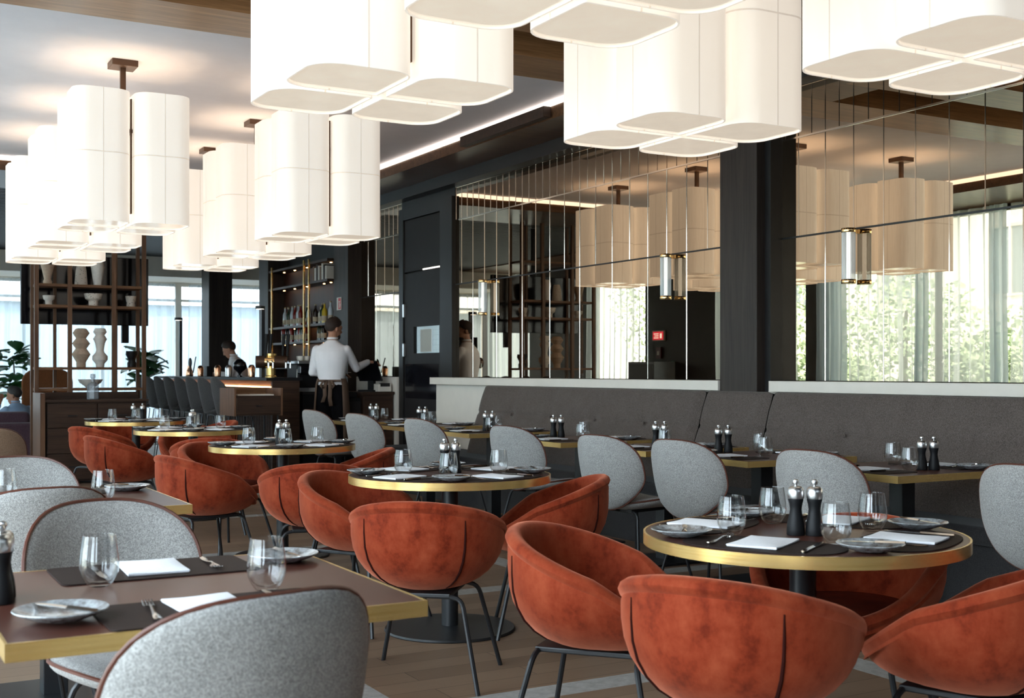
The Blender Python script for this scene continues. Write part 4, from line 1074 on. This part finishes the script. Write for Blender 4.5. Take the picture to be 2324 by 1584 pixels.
ps = empty('till_screen', (5.42, 12.98, 1.0), R(30), 'black touch screen till tilted towards the waiter', 'till')
MT = Matrix.Translation((0, 0, 0.24)) @ Matrix.Rotation(R(-28), 4, 'Y')
q = MB(); q.box((0, 0, 0), (0.025, 0.33, 0.26), M=MT); q.obj('screen', M['screen'], ps, bevel=0.004)
q = MB(); q.box((0.07, 0, 0.08), (0.05, 0.08, 0.16)); q.obj('stand', M['black'], ps); MB().bb(-0.05, 0.14, -0.11, 0.11, 0, 0.02).obj('foot', M['black'], ps)
o = empty('receipt_printer', (5.55, 12.86, 1.0), 0, 'white receipt printer beside the till screen', 'printer'); MB().bb(-0.08, 0.08, -0.08, 0.08, 0, 0.09).obj('body', M['white'], o, bevel=0.01); MB().bb(-0.06, 0.06, -0.082, -0.05, 0.06, 0.1).obj('paper_slot', M['darkwall'], o)
o = MB().bb(-0.07, 0.07, -0.06, 0.06, 0, 0.07).obj('card_reader', M['black'], loc=(5.15, 12.88, 0.93), bevel=0.01); tag(o, 'black card terminal on the drawer unit', 'card terminal')
# ------------------------------------------------------------------ curtains
def cloth_mat(name, col, base, gain):
    """open weave: lets light straight through between the threads, more so face on than at the folds"""
    t = NT(name); t.n.remove(t.b)
    tr = t.node('ShaderNodeBsdfTransparent'); df = t.node('ShaderNodeBsdfDiffuse'); tl = t.node('ShaderNodeBsdfTranslucent')
    df.inputs[0].default_value = (*col, 1); tl.inputs[0].default_value = (*col, 1)
    a = t.node('ShaderNodeMixShader'); a.inputs[0].default_value = 0.55; t.link(df.outputs[0], a.inputs[1]); t.link(tl.outputs[0], a.inputs[2])
    lw = t.node('ShaderNodeLayerWeight'); lw.inputs[0].default_value = 0.5
    k = t.math('MULTIPLY_ADD', lw.outputs['Facing'], gain, base); k = t.math('MINIMUM', k, 1.0)
    m = t.node('ShaderNodeMixShader'); t.link(k, m.inputs[0]); t.link(tr.outputs[0], m.inputs[1]); t.link(a.outputs[0], m.inputs[2]); t.link(m.outputs[0], t.out.inputs[0])
    return t.m
M['sheer'] = cloth_mat('sheer_voile', srgb(226, 238, 246), 0.56, 0.6)
M['sheer_far'] = cloth_mat('white_voile', srgb(170, 180, 184), 0.60, 0.4)
M['drape'] = cloth_mat('blue_grey_drape', srgb(196, 212, 222), 0.90, 0.3)
rc = random.Random(11)
def curtain(name, p0, p1, z0, z1, m, amp, per, label, group, cat='curtain'):
    """hanging cloth with irregular folds from p0 to p1"""
    L = sqrt((p1[0] - p0[0]) ** 2 + (p1[1] - p0[1]) ** 2); n = max(12, int(L / per * 10)); ux, uy = (p1[0] - p0[0]) / L, (p1[1] - p0[1]) / L
    ph = [rc.uniform(0, 6) for _ in range(4)]; s = MB(); rows = []
    for zi in range(9):
        z = z1 + (z0 - z1) * zi / 8; row = []
        for k in range(n + 1):
            q = L * k / n; sp_ = 1 + 0.12 * zi / 8
            w = amp * (sin(2 * pi * q / per + ph[0] + 0.4 * sin(q * 1.7 + ph[1])) + 0.5 * sin(2 * pi * q / per * 1.63 + ph[2] + 0.05 * zi)) * (0.55 + 0.45 * zi / 8) * sp_
            e = 0.03 * sin(zi * 0.6 + ph[3]) * (zi / 8)
            row.append((p0[0] + ux * (q + e) - uy * w, p0[1] + uy * (q + e) + ux * w, z))
        rows.append(row)
    s.loft(rows, closed=False, caps=False)
    return tag(s.obj(name, m, merge=False), label, cat, group)
cx = XL + 0.16
for y0, y1, l in ((5.2, 9.7, 'sheer white curtain on the near window bay of the window side'), (10.0, 10.95, 'narrow sheer white curtain between two blue grey drapes'),
                  (11.15, 12.4, 'sheer white curtain beside the grey window column'), (13.4, 15.3, 'sheer white curtain beyond the grey window column'),
                  (17.4, 19.2, 'sheer white curtain next to the dark entrance wall'), (21.55, 23.2, 'sheer white curtain in the far window side corner')):
    curtain('sheer_curtain', (cx, y0), (cx, y1), 0.03, ZS - 0.02, M['sheer'], 0.035, 0.2, l, 'sheer curtains on the window side')
for y0, y1, l in ((12.42, 12.95, 'blue grey drape gathered beside the grey window column'), (10.93, 11.15, 'blue grey drape gathered at a window post, middle one'), (9.74, 9.98, 'blue grey drape gathered at a window post, near one'),
                  (4.75, 5.15, 'blue grey drape near the front window')):
    curtain('drape', (cx + 0.05, y0), (cx + 0.05, y1), 0.03, ZS - 0.02, M['drape'], 0.04, 0.11, l, 'blue grey drapes')
for x0, x1, l in ((-1.0, 1.6, 'white voile curtain at the far windows, in the corner'), (1.7, 3.7, 'white voile curtain at the far windows behind the shelf divider'), (3.8, 5.75, 'white voile curtain at the far windows left of the dark column'.replace('left of', 'between divider and')),
                  (6.0, 9.1, 'white voile curtain at the far windows behind the barman')):
    curtain('voile_curtain', (x0, YF - 0.2), (x1, YF - 0.2), 0.03, 2.93, M['sheer_far'], 0.03, 0.17, l, 'voile curtains at the far windows')
# ------------------------------------------------------------------ entrance wall fittings (seen in the mirror)
ex = empty('lit_sign', (XL + 0.10, 17.0, 1.86), 0, 'lit red sign with white marks on the dark entrance wall, mirrored', 'sign')
MB().bb(-0.03, 0.0, -0.17, 0.17, -0.09, 0.09).obj('housing', M['white'], ex)
MB().bb(0.0, 0.004, -0.15, 0.15, -0.07, 0.07).obj('red_face', plain('lit_red', srgb(170, 20, 40), 0.4, ecol=(0.8, 0.02, 0.06), estr=1.2), ex)
p_ = MB(); p_.bb(0.004, 0.006, -0.02, 0.12, 0.025, 0.04); p_.bb(0.004, 0.006, -0.02, 0.10, -0.01, 0.005); p_.bb(0.004, 0.006, -0.02, 0.12, -0.045, -0.03); p_.bb(0.004, 0.006, -0.11, -0.06, -0.045, 0.04)
p_.obj('white_marks', plain('lit_white', (1, 1, 1), 0.4, ecol=(1, 1, 1), estr=1.5), ex)
al = empty('fire_alarm', (XL + 0.08, 17.0, 1.56), 0, 'dark red alarm box under the lit red sign', 'alarm box'); MB().bb(-0.02, 0.02, -0.07, 0.07, -0.1, 0.1).obj('box', plain('alarm_red', srgb(84, 26, 26), 0.5), al); MB().bb(0.02, 0.024, -0.03, 0.03, -0.04, 0.03).obj('plate', M['white'], al)
gs = tag(MB().bb(-0.004, 0.004, -0.05, 0.05, -0.08, 0.08).obj('green_sign', plain('sign_green', srgb(20, 130, 100), 0.5), loc=(XL + 0.07, 16.62, 1.33)), 'small green notice on the entrance wall', 'sign')
ec = empty('entrance_cabinet', (XL + 0.32, 16.9, 0), 0, 'pale grey cabinet under the lit red sign by the entrance', 'cabinet'); MB().bb(-0.25, 0.2, -0.35, 0.35, 0, 1.4).obj('body', plain('pale_grey', srgb(150, 160, 168), 0.6), ec); MB().bb(0.2, 0.215, -0.33, 0.33, 0.05, 1.36).obj('door', plain('mid_grey', srgb(96, 100, 104), 0.6), ec)

# ------------------------------------------------------------------ lounge beyond the divider
M['plum'] = fabric('plum_wool', srgb(66, 46, 54), srgb(98, 74, 82), 200, sheen=0.2)
M['rust'] = fabric('rust_wool', srgb(112, 66, 40), srgb(148, 92, 58), 200, sheen=0.2)
so_ = empty('sofa', (1.85, 16.9, 0), 0, 'plum sofa beyond the shelf divider, its back to the room', 'sofa')
MB().bb(-1.1, 1.1, -0.12, 0.12, 0.06, 0.56).obj('backrest', M['plum'], so_, bevel=0.04, seg=3)
MB().bb(-1.05, 0.42, 0.10, 0.34, 0.40, 0.70).obj('back_cushion', M['plum'], so_, bevel=0.07, seg=4); MB().bb(0.45, 1.05, 0.10, 0.34, 0.40, 0.64).obj('back_cushion', M['plum'], so_, bevel=0.07, seg=4)
MB().bb(-1.1, 1.1, 0.12, 0.85, 0.06, 0.40).obj('seat', M['plum'], so_, bevel=0.05, seg=3)
for x in (-1.1, 1.1): MB().bb(x - 0.1, x + 0.1, -0.1, 0.85, 0.06, 0.54).obj('armrest', M['plum'], so_, bevel=0.05, seg=3)
ac = empty('high_back_armchair', (3.12, 21.4, 0), R(172), 'rust high backed armchair in the lounge behind the seated man', 'armchair')
q = MB(); q.prism(rrect(0.82, 0.9, 0.22, 6, (0, 0.72)), -0.06, 0.06, M=Matrix.Translation((0, -0.36, 0.1)) @ Matrix.Rotation(R(90), 4, 'X')); q.obj('backrest', M['rust'], ac, bevel=0.03, seg=3)
MB().bb(-0.36, 0.36, -0.3, 0.4, 0.2, 0.44).obj('seat', M['rust'], ac, bevel=0.05, seg=3)
for x in (-0.38, 0.38): MB().bb(x - 0.06, x + 0.06, -0.3, 0.38, 0.2, 0.66).obj('armrest', M['rust'], ac, bevel=0.04, seg=3)
for x in (-0.3, 0.3):
    for y in (-0.25, 0.33): q = MB(); q.tube([(x, y, 0), (x, y, 0.22)], 0.018, 8); q.obj('leg', M['black_metal'], ac)
ot = empty('tub_armchair', (2.95, 18.6, 0), R(60), 'small blue grey tub seat half hidden by the divider post', 'armchair')
MB().lathe([(0, 0.1), (.28, 0.1), (.33, .3), (.34, .62), (.31, .65), (.28, .62), (.27, .42), (0, .4)], 28).obj('shell', plain('blue_grey_wool', srgb(96, 108, 116), 0.9), ot)
MB().lathe([(0, 0), (.2, 0), (.2, .1), (0, .1)], 20).obj('plinth', M['black'], ot)
# fiddle leaf figs
lf_m = plain('fig_leaf', srgb(48, 104, 58), 0.4, var=0.35, scale=7)
def fig(x, y, h, n, seed, label):
    r = empty('fiddle_leaf_fig', (x, y, 0), 0, label, 'plant', 'fig plants in the lounge'); rr = random.Random(seed)
    MB().lathe([(0, 0), (.17, 0), (.21, .40), (.19, .40), (.17, .36), (0, .36)], 20).obj('pot', M['darkwall'], r)
    q = MB(); q.tube([(0, 0, .34), (.02, .01, h * .6), (-.02, 0, h * .93)], [.022, .018, .01], 6); q.obj('stem', M['oak_dark'], r)
    m = MB()
    for i in range(n):
        z = h * (0.45 + 0.55 * rr.random()); a = rr.uniform(0, 2 * pi); L = rr.uniform(.24, .38); w = L * 0.36; el = rr.uniform(-0.2, 0.9)
        Mx = Matrix.Translation((rr.gauss(0, .06), rr.gauss(0, .06), z)) @ Matrix.Rotation(a, 4, 'Z') @ Matrix.Rotation(-el, 4, 'Y')
        pts = []
        for k in range(7):
            s_ = k / 6; ww = w * (0.25 + 0.9 * sin(pi * min(1, s_ * 0.95)) * (0.55 + 0.6 * s_)) * (1 if k < 6 else 0.25)
            zz = -0.10 * s_ * s_ * L / .3
            pts.append([(0.05 + L * s_, -ww, zz + 0.03), (0.05 + L * s_, 0, zz), (0.05 + L * s_, ww, zz + 0.03)])
        m.loft(pts, closed=False, caps=False, M=Mx)
    m.obj('foliage', lf_m, r, merge=False)
fig(2.72, 22.4, 1.62, 60, 3, 'leafy fig plant behind the seated man'); fig(4.78, 21.6, 1.55, 60, 4, 'leafy fig plant beside the shelf divider, before the far windows')

# ------------------------------------------------------------------ outside
struct(MB().bb(XL - 60, XL - 0.15, -30, 70, -0.25, -0.12).obj('exterior_ground', plain('pale_paving', srgb(170, 170, 160), 0.9)))
struct(MB().bb(XL - 0.15, 60, YF + 0.15, 90, -0.25, -0.12).obj('exterior_ground_far', plain('pale_paving_far', srgb(120, 122, 120), 0.9)))
struct(MB().bb(XL - 0.35, XR + 0.3, YB - 0.3, YF + 0.3, 3.66, 3.8).obj('roof', M['soffit']))  # unseen slab added over the ceilings to block the sun
hb = empty('neighbour_house', (-13.0, 18.5, -0.12), 0, 'white rendered house across the street, seen in the mirror', 'building')
MB().bb(-4, 0, -9, 9, 0, 9).obj('wall', plain('white_render', srgb(236, 236, 232), 0.9), hb)
MB().bb(-4.4, 0.4, -9.4, 9.4, 9, 9.4).obj('roof', M['darkwall'], hb)
for y in (-6.5, -3.0, 0.5, 4.0, 7.5):
    for z in (3.2, 6.4):
        f = MB(); f.bb(-0.02, 0.05, y - 0.62, y + 0.62, z - 0.06, z); f.bb(-0.02, 0.05, y - 0.62, y + 0.62, z + 1.6, z + 1.68); f.bb(-0.02, 0.05, y - 0.62, y - 0.54, z, z + 1.6); f.bb(-0.02, 0.05, y + 0.54, y + 0.62, z, z + 1.6); f.bb(-0.02, 0.04, y - 0.04, y + 0.04, z, z + 1.6)
        wn = f.obj('window', M['white'], hb); MB().bb(-0.01, 0.015, y - 0.54, y + 0.54, z, z + 1.6).obj('pane', plain('house_pane', srgb(120, 134, 142), 0.2) if 'hp' not in M else M['hp'], wn)
fb = empty('far_hall', (6, 33, -0.12), 0, 'long low grey building outside the far windows', 'building')
MB().bb(-14, 16, 0, 4, 0, 3.15).obj('wall', plain('grey_cladding', srgb(118, 128, 136), 0.8), fb); MB().bb(-14.2, 16.2, -0.2, 4.2, 3.15, 3.3).obj('roof_edge', M['white'], fb)
def tree(x, y, h, cr, seed, label, col, conifer=False):
    r = empty('tree', (x, y, -0.12), 0, label, 'tree', 'trees along the street'); rr = random.Random(seed)
    q = MB(); q.tube([(0, 0, 0), (.05, .03, h * .4), (0, 0, h * .8)], [.12, .09, .03], 7); q.obj('trunk', M['oak_dark'], r); m = MB()
    for i in range(2600):
        if conifer:
            t_ = rr.random() ** 1.4; a = rr.uniform(0, 2 * pi); q_ = cr * (1 - t_) * rr.uniform(.4, 1.0); c = Vector((q_ * cos(a), q_ * sin(a), h * (0.05 + .95 * t_)))
        else:
            d = Vector((rr.gauss(0, 1), rr.gauss(0, 1), rr.gauss(0, 1))).normalized() * rr.random() ** .4; c = Vector((d.x * cr, d.y * cr, h * .62 + d.z * h * .42))
        s_ = rr.uniform(.035, .085); u_ = Vector((rr.gauss(0, 1), rr.gauss(0, 1), rr.gauss(0, 1))).normalized(); v_ = u_.orthogonal().normalized()
        m.add([c - u_ * s_, c + v_ * s_ * .5, c + u_ * s_, c - v_ * s_ * .5], [(0, 1, 2, 3)])
    m.obj('foliage', plain('foliage_%d' % seed, col, 0.6, var=0.3, scale=2), r, merge=False)
tree(-6.2, 16.0, 3.1, 1.7, 21, 'young leafy tree outside, mirrored beside the wall light', srgb(168, 190, 160)); tree(-7.5, 13.2, 2.8, 1.6, 22, 'young leafy tree outside, mirrored in the middle of the bright mirror', srgb(172, 194, 164))
tree(-6.0, 19.6, 3.9, 1.8, 23, 'leafy tree outside, mirrored next to the dark pillar', srgb(164, 186, 156)); tree(-5.2, 10.9, 3.6, 1.1, 24, 'dark conifer outside, mirrored at the frame edge', srgb(96, 138, 116), True)
tree(-4.6, 13.6, 1.7, 0.5, 25, 'small conifer outside below the leafy trees', srgb(96, 138, 112), True); tree(-6.5, 23.5, 5.0, 1.7, 26, 'leafy tree outside the sheer curtain at the entrance', srgb(164, 186, 156))
tree(-3.6, 11.9, 1.9, 0.9, 27, 'low bush outside the window, mirrored above the ledge', srgb(170, 192, 160)); tree(-3.6, 15.4, 1.7, 0.9, 28, 'low bush outside by the street, mirrored under the wall light', srgb(170, 192, 160))
# ------------------------------------------------------------------ people
M['skin'] = plain('skin', srgb(176, 126, 100), 0.55, var=0.06); M['shirt'] = plain('white_shirt_cotton', srgb(240, 237, 238), 0.85, var=0.03)
M['blue_shirt'] = plain('blue_shirt_cotton', srgb(150, 172, 198), 0.85, var=0.05); M['trouser'] = plain('black_trousers', srgb(13, 13, 16), 0.9, spec=0.1); M['hair'] = plain('dark_hair', srgb(44, 30, 23), 0.7, var=0.3, scale=60)
M['grey_hair'] = plain('greying_hair', srgb(52, 48, 46), 0.7, var=0.3, scale=60); M['apron'] = plain('brown_apron', srgb(92, 72, 58), 0.85)
def remesh(o, vox):
    m = o.modifiers.new('join', 'REMESH'); m.mode = 'VOXEL'; m.voxel_size = vox; m.use_smooth_shade = True
    s = o.modifiers.new('soft', 'SMOOTH'); s.factor = 0.5; s.iterations = 3
def ering(c, a, b, n=20, lean=0.0):
    return [(c[0] + a * cos(2 * pi * k / n), c[1] + b * sin(2 * pi * k / n), c[2] - lean * b * sin(2 * pi * k / n)) for k in range(n)]
def limb(mb, pts, rad, n=12):
    P, Q = [], []
    for i in range(len(pts) - 1):
        for u in (0, .25, .5, .75):
            P.append(Vector(pts[i]).lerp(Vector(pts[i + 1]), u)); Q.append(rad[i] + (rad[i + 1] - rad[i]) * u)
    P.append(Vector(pts[-1])); Q.append(rad[-1]); mb.tube(P, Q, n)
    for p, r_ in zip(pts, rad): mb.ball(p, r_, 10)
def hand(mb, w, d, up, side, curl=0.5):
    """palm with five unequal fingers from wrist W along D; the thumb leaves the SIDE of the palm"""
    w, d, up = Vector(w), Vector(d).normalized(), Vector(up).normalized(); s_ = d.cross(up).normalized() * side
    for k in range(5): mb.ball(w + d * (0.02 + 0.017 * k), (0.034, 0.034, 0.019) if abs(up.z) > .6 else (0.03, 0.03, 0.03), 8)
    for i, L in enumerate((0.070, 0.080, 0.074, 0.058)):
        b = w + d * 0.088 + s_ * (0.030 - 0.020 * i); m_ = b + d * L * 0.5 - up * curl * 0.012; e = m_ + d * L * 0.45 - up * curl * 0.035
        mb.tube([b - d * 0.02, b, m_, e], [0.009, 0.009, 0.0085, 0.0072], 7); mb.ball(e, 0.0074, 7)
    b = w + d * 0.03 + s_ * 0.03; m_ = b + d * 0.035 + s_ * 0.028; e = m_ + d * 0.032 - up * 0.01; mb.tube([b, m_, e], [0.0115, 0.010, 0.008], 7); mb.ball(e, 0.0082, 7)
def person(loc, rz, label, J, shirt, hair_m, seated=False, beard=False, bow=False, apron=False, skirt=True):
    r = empty('person', loc, rz, label, 'person'); b = MB(); sh = MB(); tr = MB()
    sp = J['spine']   # pelvis, waist, chest, shoulder line, neck base, head middle (each a point)
    pel, wai, che, sho, nck, hd = [Vector(p) for p in sp]
    tor = [(pel, .150, .115), (pel.lerp(wai, .5), .152, .112), (wai, .143, .105), (wai.lerp(che, .5), .162, .115), (che, .178, .122), (che.lerp(sho, .6), .182, .112), (sho.lerp(che, .12), .168, .095), (sho, .150, .084), (sho.lerp(nck, .35), .112, .074), (sho.lerp(nck, .7), .074, .062), (nck, .056, .057)]
    b.loft([ering(c, a * .93, d * .93) for c, a, d in tor])
    sh.loft([ering(c, a * 1.03, d * 1.05) for c, a, d in tor[1:]] )
    limb(b, [nck - Vector((0, 0, .03)), nck.lerp(hd, .55), hd - Vector((0, 0, .02))], [.056, .052, .05])
    # head, looking along J['look']
    lk = Vector(J['look']).normalized(); side = lk.cross(Vector((0, 0, 1))).normalized(); up = side.cross(lk).normalized()
    MH = Matrix((( side.x, lk.x, up.x, hd.x), (side.y, lk.y, up.y, hd.y), (side.z, lk.z, up.z, hd.z), (0, 0, 0, 1)))
    def hb(c, rr_): b.ball((0, 0, 0), 1.0, 18, M=MH @ Matrix.Translation(c) @ Matrix.Diagonal((*rr_, 1)))
    hb((0, -.008, .03), (.074, .094, .088)); hb((0, .028, -.035), (.058, .062, .078)); hb((0, .052, -.085), (.034, .034, .028)); hb((0, .06, .0), (.052, .03, .055))
    hb((0, .098, -.022), (.012, .018, .020)); hb((0, .092, .0), (.009, .012, .03)); hb((0, .084, -.062), (.026, .012, .011)); hb((.028, .078, .03), (.026, .014, .008)); hb((-.028, .078, .03), (.026, .014, .008))
    for s_ in (1, -1): hb((.076 * s_, -.008, -.008), (.010, .02, .032))
    e = MB()
    for s_ in (1, -1): e.ball((0, 0, 0), 1, 8, M=MH @ Matrix.Translation((.028 * s_, .086, .012)) @ Matrix.Diagonal((.011, .007, .006, 1)))
    # arms
    for k in ('R', 'L'):
        s_, el, wr, hd_, hu = [Vector(p) for p in J[k]]
        limb(b, [s_, el, wr], [.048, .040, .027]); hand(b, wr, hd_, hu, 1 if k == 'L' else -1, J.get('curl', .5))
        d = (wr - el).normalized(); limb(sh, [s_, el, wr - d * 0.01], [.055, .050, .037])
    for s_ in (1, -1):
        if seated: pts = [pel + Vector((.09 * s_, .02, -.02)), pel + Vector((.12 * s_, .43, .02)), pel + Vector((.12 * s_, .47, -.36))]
        else: pts = [pel + Vector((.085 * s_, 0, -.03)), Vector((.095 * s_, pel.y * .5 + .02, .50)), Vector((.10 * s_, 0, .09))]
        limb(b, pts, [.085, .056, .040]); limb(tr, pts, [.100, .070, .056])
        f = pts[-1]; b.ball((f.x, f.y + .03, f.z - .03), (.04, .09, .045), 10)
        sho_ = MB(); sho_.ball((f.x, f.y + .06, .045 if not seated else f.z - .04), (.046, .135, .05), 14); sho_.obj('shoe', M['black'], r)
    body = b.obj('body', M['skin'], r, merge=False); remesh(body, 0.0075)
    tr.loft([ering(pel + Vector((0, 0, -.12)), .15, .115), ering(pel, .162, .125), ering(pel.lerp(wai, .75), .153, .114)])
    o = tr.obj('trousers', M['trouser'], r, merge=False); remesh(o, 0.014)
    o = sh.obj('shirt', shirt, r, merge=False); remesh(o, 0.012)
    col = MB(); ax = (hd - nck).normalized(); c0 = nck + ax * 0.005
    col.loft([ering(c0, .061, .064), ering(c0 + ax * .024, .060, .063), ering(c0 + ax * .024, .055, .058), ering(c0, .056, .058)], caps=False); col.obj('collar', shirt, r)
    e.obj('eye', M['black'], body)
    # hair: a cap over the skull, short at the neck
    h = MB(); n, m = 28, 12; vs, fs = [], []
    for i in range(m + 1):
        for k in range(n):
            a = 2 * pi * k / n; ca, sa = cos(a), sin(a)
            low = 2.5 if sa < -.55 else 2.5 - (sa + .55) / .45 * .55 if sa < -.1 else 1.95 - (sa + .1) / 1.1 * .9
            t_ = low * i / m; rr_ = 1.0 + 0.03 * noise.noise(Vector((ca * 4, sa * 4, t_ * 5)))
            x, y, z = .081 * sin(t_) * ca * rr_, -.010 + .101 * sin(t_) * sa * rr_, .033 + (.098 if t_ < pi / 2 else .085) * cos(t_) * rr_ + (.012 * max(0, sa) if t_ < 1.2 else 0)
            vs.append(MH @ Vector((x, y, z)))
    for i in range(m):
        for k in range(n): k2 = (k + 1) % n; fs.append((i * n + k, i * n + k2, (i + 1) * n + k2, (i + 1) * n + k))
    h.add(vs, fs, True); h.obj('hair', hair_m, r)
    if beard:
        q = MB(); q.ball((0, 0, 0), 1, 14, M=MH @ Matrix.Translation((0, .040, -.078)) @ Matrix.Diagonal((.053, .054, .042, 1))); q.obj('beard', hair_m, r)
    if bow:
        p = nck + Vector((0, .066, .02)); q = MB()
        for s_ in (1, -1): q.add([p, p + Vector((.045 * s_, .004, .022)), p + Vector((.045 * s_, .004, -.022)), p + Vector((0, .014, 0))], [(0, 1, 2), (3, 2, 1), (0, 3, 1), (0, 2, 3)])
        q.obj('bow_tie', M['black'], r)
    if apron:
        # wraps front and sides, open at the back, tied there with a bow
        rings = []
        for z, a, d in ((wai.z + .012, .162, .122), (wai.z - .06, .182, .136), (.80, .200, .155), (.60, .206, .168), (.42, .212, .18)):
            rings.append([(a * sin(t_), d * cos(t_) + .005, z) for t_ in [R(-128) + R(256) * k / 24 for k in range(25)]])
        q = MB(); q.loft(rings, closed=False, caps=False); o = q.obj('apron', M['apron'], r, merge=False); md = o.modifiers.new('cloth', 'SOLIDIFY'); md.thickness = .006
        z0 = wai.z - .012; q = MB()
        q.tube([(-.13, -.10, z0), (0, -.124, z0), (.13, -.10, z0)], .012, 6); q.obj('apron_tie', M['apron'], r)
        def ribbon(pts, w):
            s2 = MB(); s2.loft([[(x - w, y, z), (x + w, y, z + .004)] for x, y, z in pts], closed=False, caps=False); o = s2.obj('apron_ribbon', M['apron'], r, merge=False); md = o.modifiers.new('cloth', 'SOLIDIFY'); md.thickness = .004
        ribbon([(-.02, -.13, z0), (-.035, -.142, z0 - .08), (-.03, -.146, z0 - .16), (-.055, -.15, z0 - .235)], .021); ribbon([(.02, -.13, z0), (.03, -.145, z0 - .09), (.025, -.15, z0 - .19), (.04, -.152, z0 - .275)], .021)
        for s_ in (1, -1): ribbon([(0, -.128, z0), (.045 * s_, -.15, z0 + .0), (.075 * s_, -.155, z0 - .05), (.05 * s_, -.15, z0 - .085), (.01 * s_, -.13, z0 - .02)], .014)
    return r
person((4.87, 12.72, 0), R(-38), 'waiter in white shirt and brown apron reaching to the till screen',
       {'spine': [(0, 0, .97), (0, .0, 1.11), (0, -.015, 1.33), (0, -.005, 1.475), (.005, .01, 1.545), (.012, .035, 1.665)], 'look': (.62, .80, -.12),
        'R': [(.168, .0, 1.435), (.225, .18, 1.235), (.30, .405, 1.305), (.75, .65, -.05), (0, .1, 1)], 'L': [(-.168, .0, 1.435), (-.235, .06, 1.19), (-.02, .24, 1.16), (.9, .35, .05), (0, .1, 1)], 'curl': .8},
       M['shirt'], M['hair'], beard=True, apron=True).scale = (1.03, 1.03, 1.03)
cd = empty('order_card', (5.115, 12.895, 1.22), R(-20), 'small white card in the waiter’s hand'.replace('’', "'"), 'card'); MB().bb(-0.055, 0.055, -0.035, 0.035, 0, 0.006).obj('sheet', M['white'], cd)
person((5.04, 16.75, 0), R(60), 'barman in pale shirt and black bow tie looking down behind the bar',
       {'spine': [(0, -.02, .95), (0, 0, 1.08), (0, .03, 1.27), (0, .07, 1.40), (0, .10, 1.455), (0, .16, 1.545)], 'look': (0, .86, -.5),
        'R': [(.172, .06, 1.375), (.22, .10, 1.17), (.12, .33, 1.20), (-.3, .9, -.2), (0, .1, 1)], 'L': [(-.172, .06, 1.375), (-.22, .10, 1.17), (-.12, .33, 1.21), (.3, .9, -.2), (0, .1, 1)]},
       M['shirt'], M['hair'], bow=True)
person((2.17, 17.45, -0.11), R(28), 'man with greying hair in a blue shirt seated on the plum sofa',
       {'spine': [(0, 0, .46), (0, -.02, .59), (0, -.0, .74), (0, .02, .86), (0, .05, .92), (0, .09, 1.015)], 'look': (-.55, .83, -.15),
        'R': [(.17, .02, .825), (.27, .10, .60), (.14, .32, .58), (-.5, .8, 0), (0, .1, 1)], 'L': [(-.17, .02, .825), (-.27, .24, .64), (-.13, .24, .885), (.35, .1, .95), (0, 1, .1)]},
       M['blue_shirt'], M['grey_hair'], seated=True)
# beige chair at the third square table
bc = greychair.put((0.86, 8.78, 0), 0, 'beige shell chair cut by the frame edge at the third square table', 'grey chairs at the square tables')
bf = fabric('beige_tweed', srgb(122, 98, 78), srgb(164, 136, 112), 330)
for o in bpy.data.objects:
    if o.parent == bc and o.name.startswith(('backrest', 'seat')):
        o.material_slots[0].link = 'OBJECT'; o.material_slots[0].material = bf

for k in Kind.ALL:
    if not k.used:
        for o in [k.root] + [c for c in bpy.data.objects if c.parent == k.root or (c.parent and c.parent.parent == k.root)]:
            bpy.data.objects.remove(o)
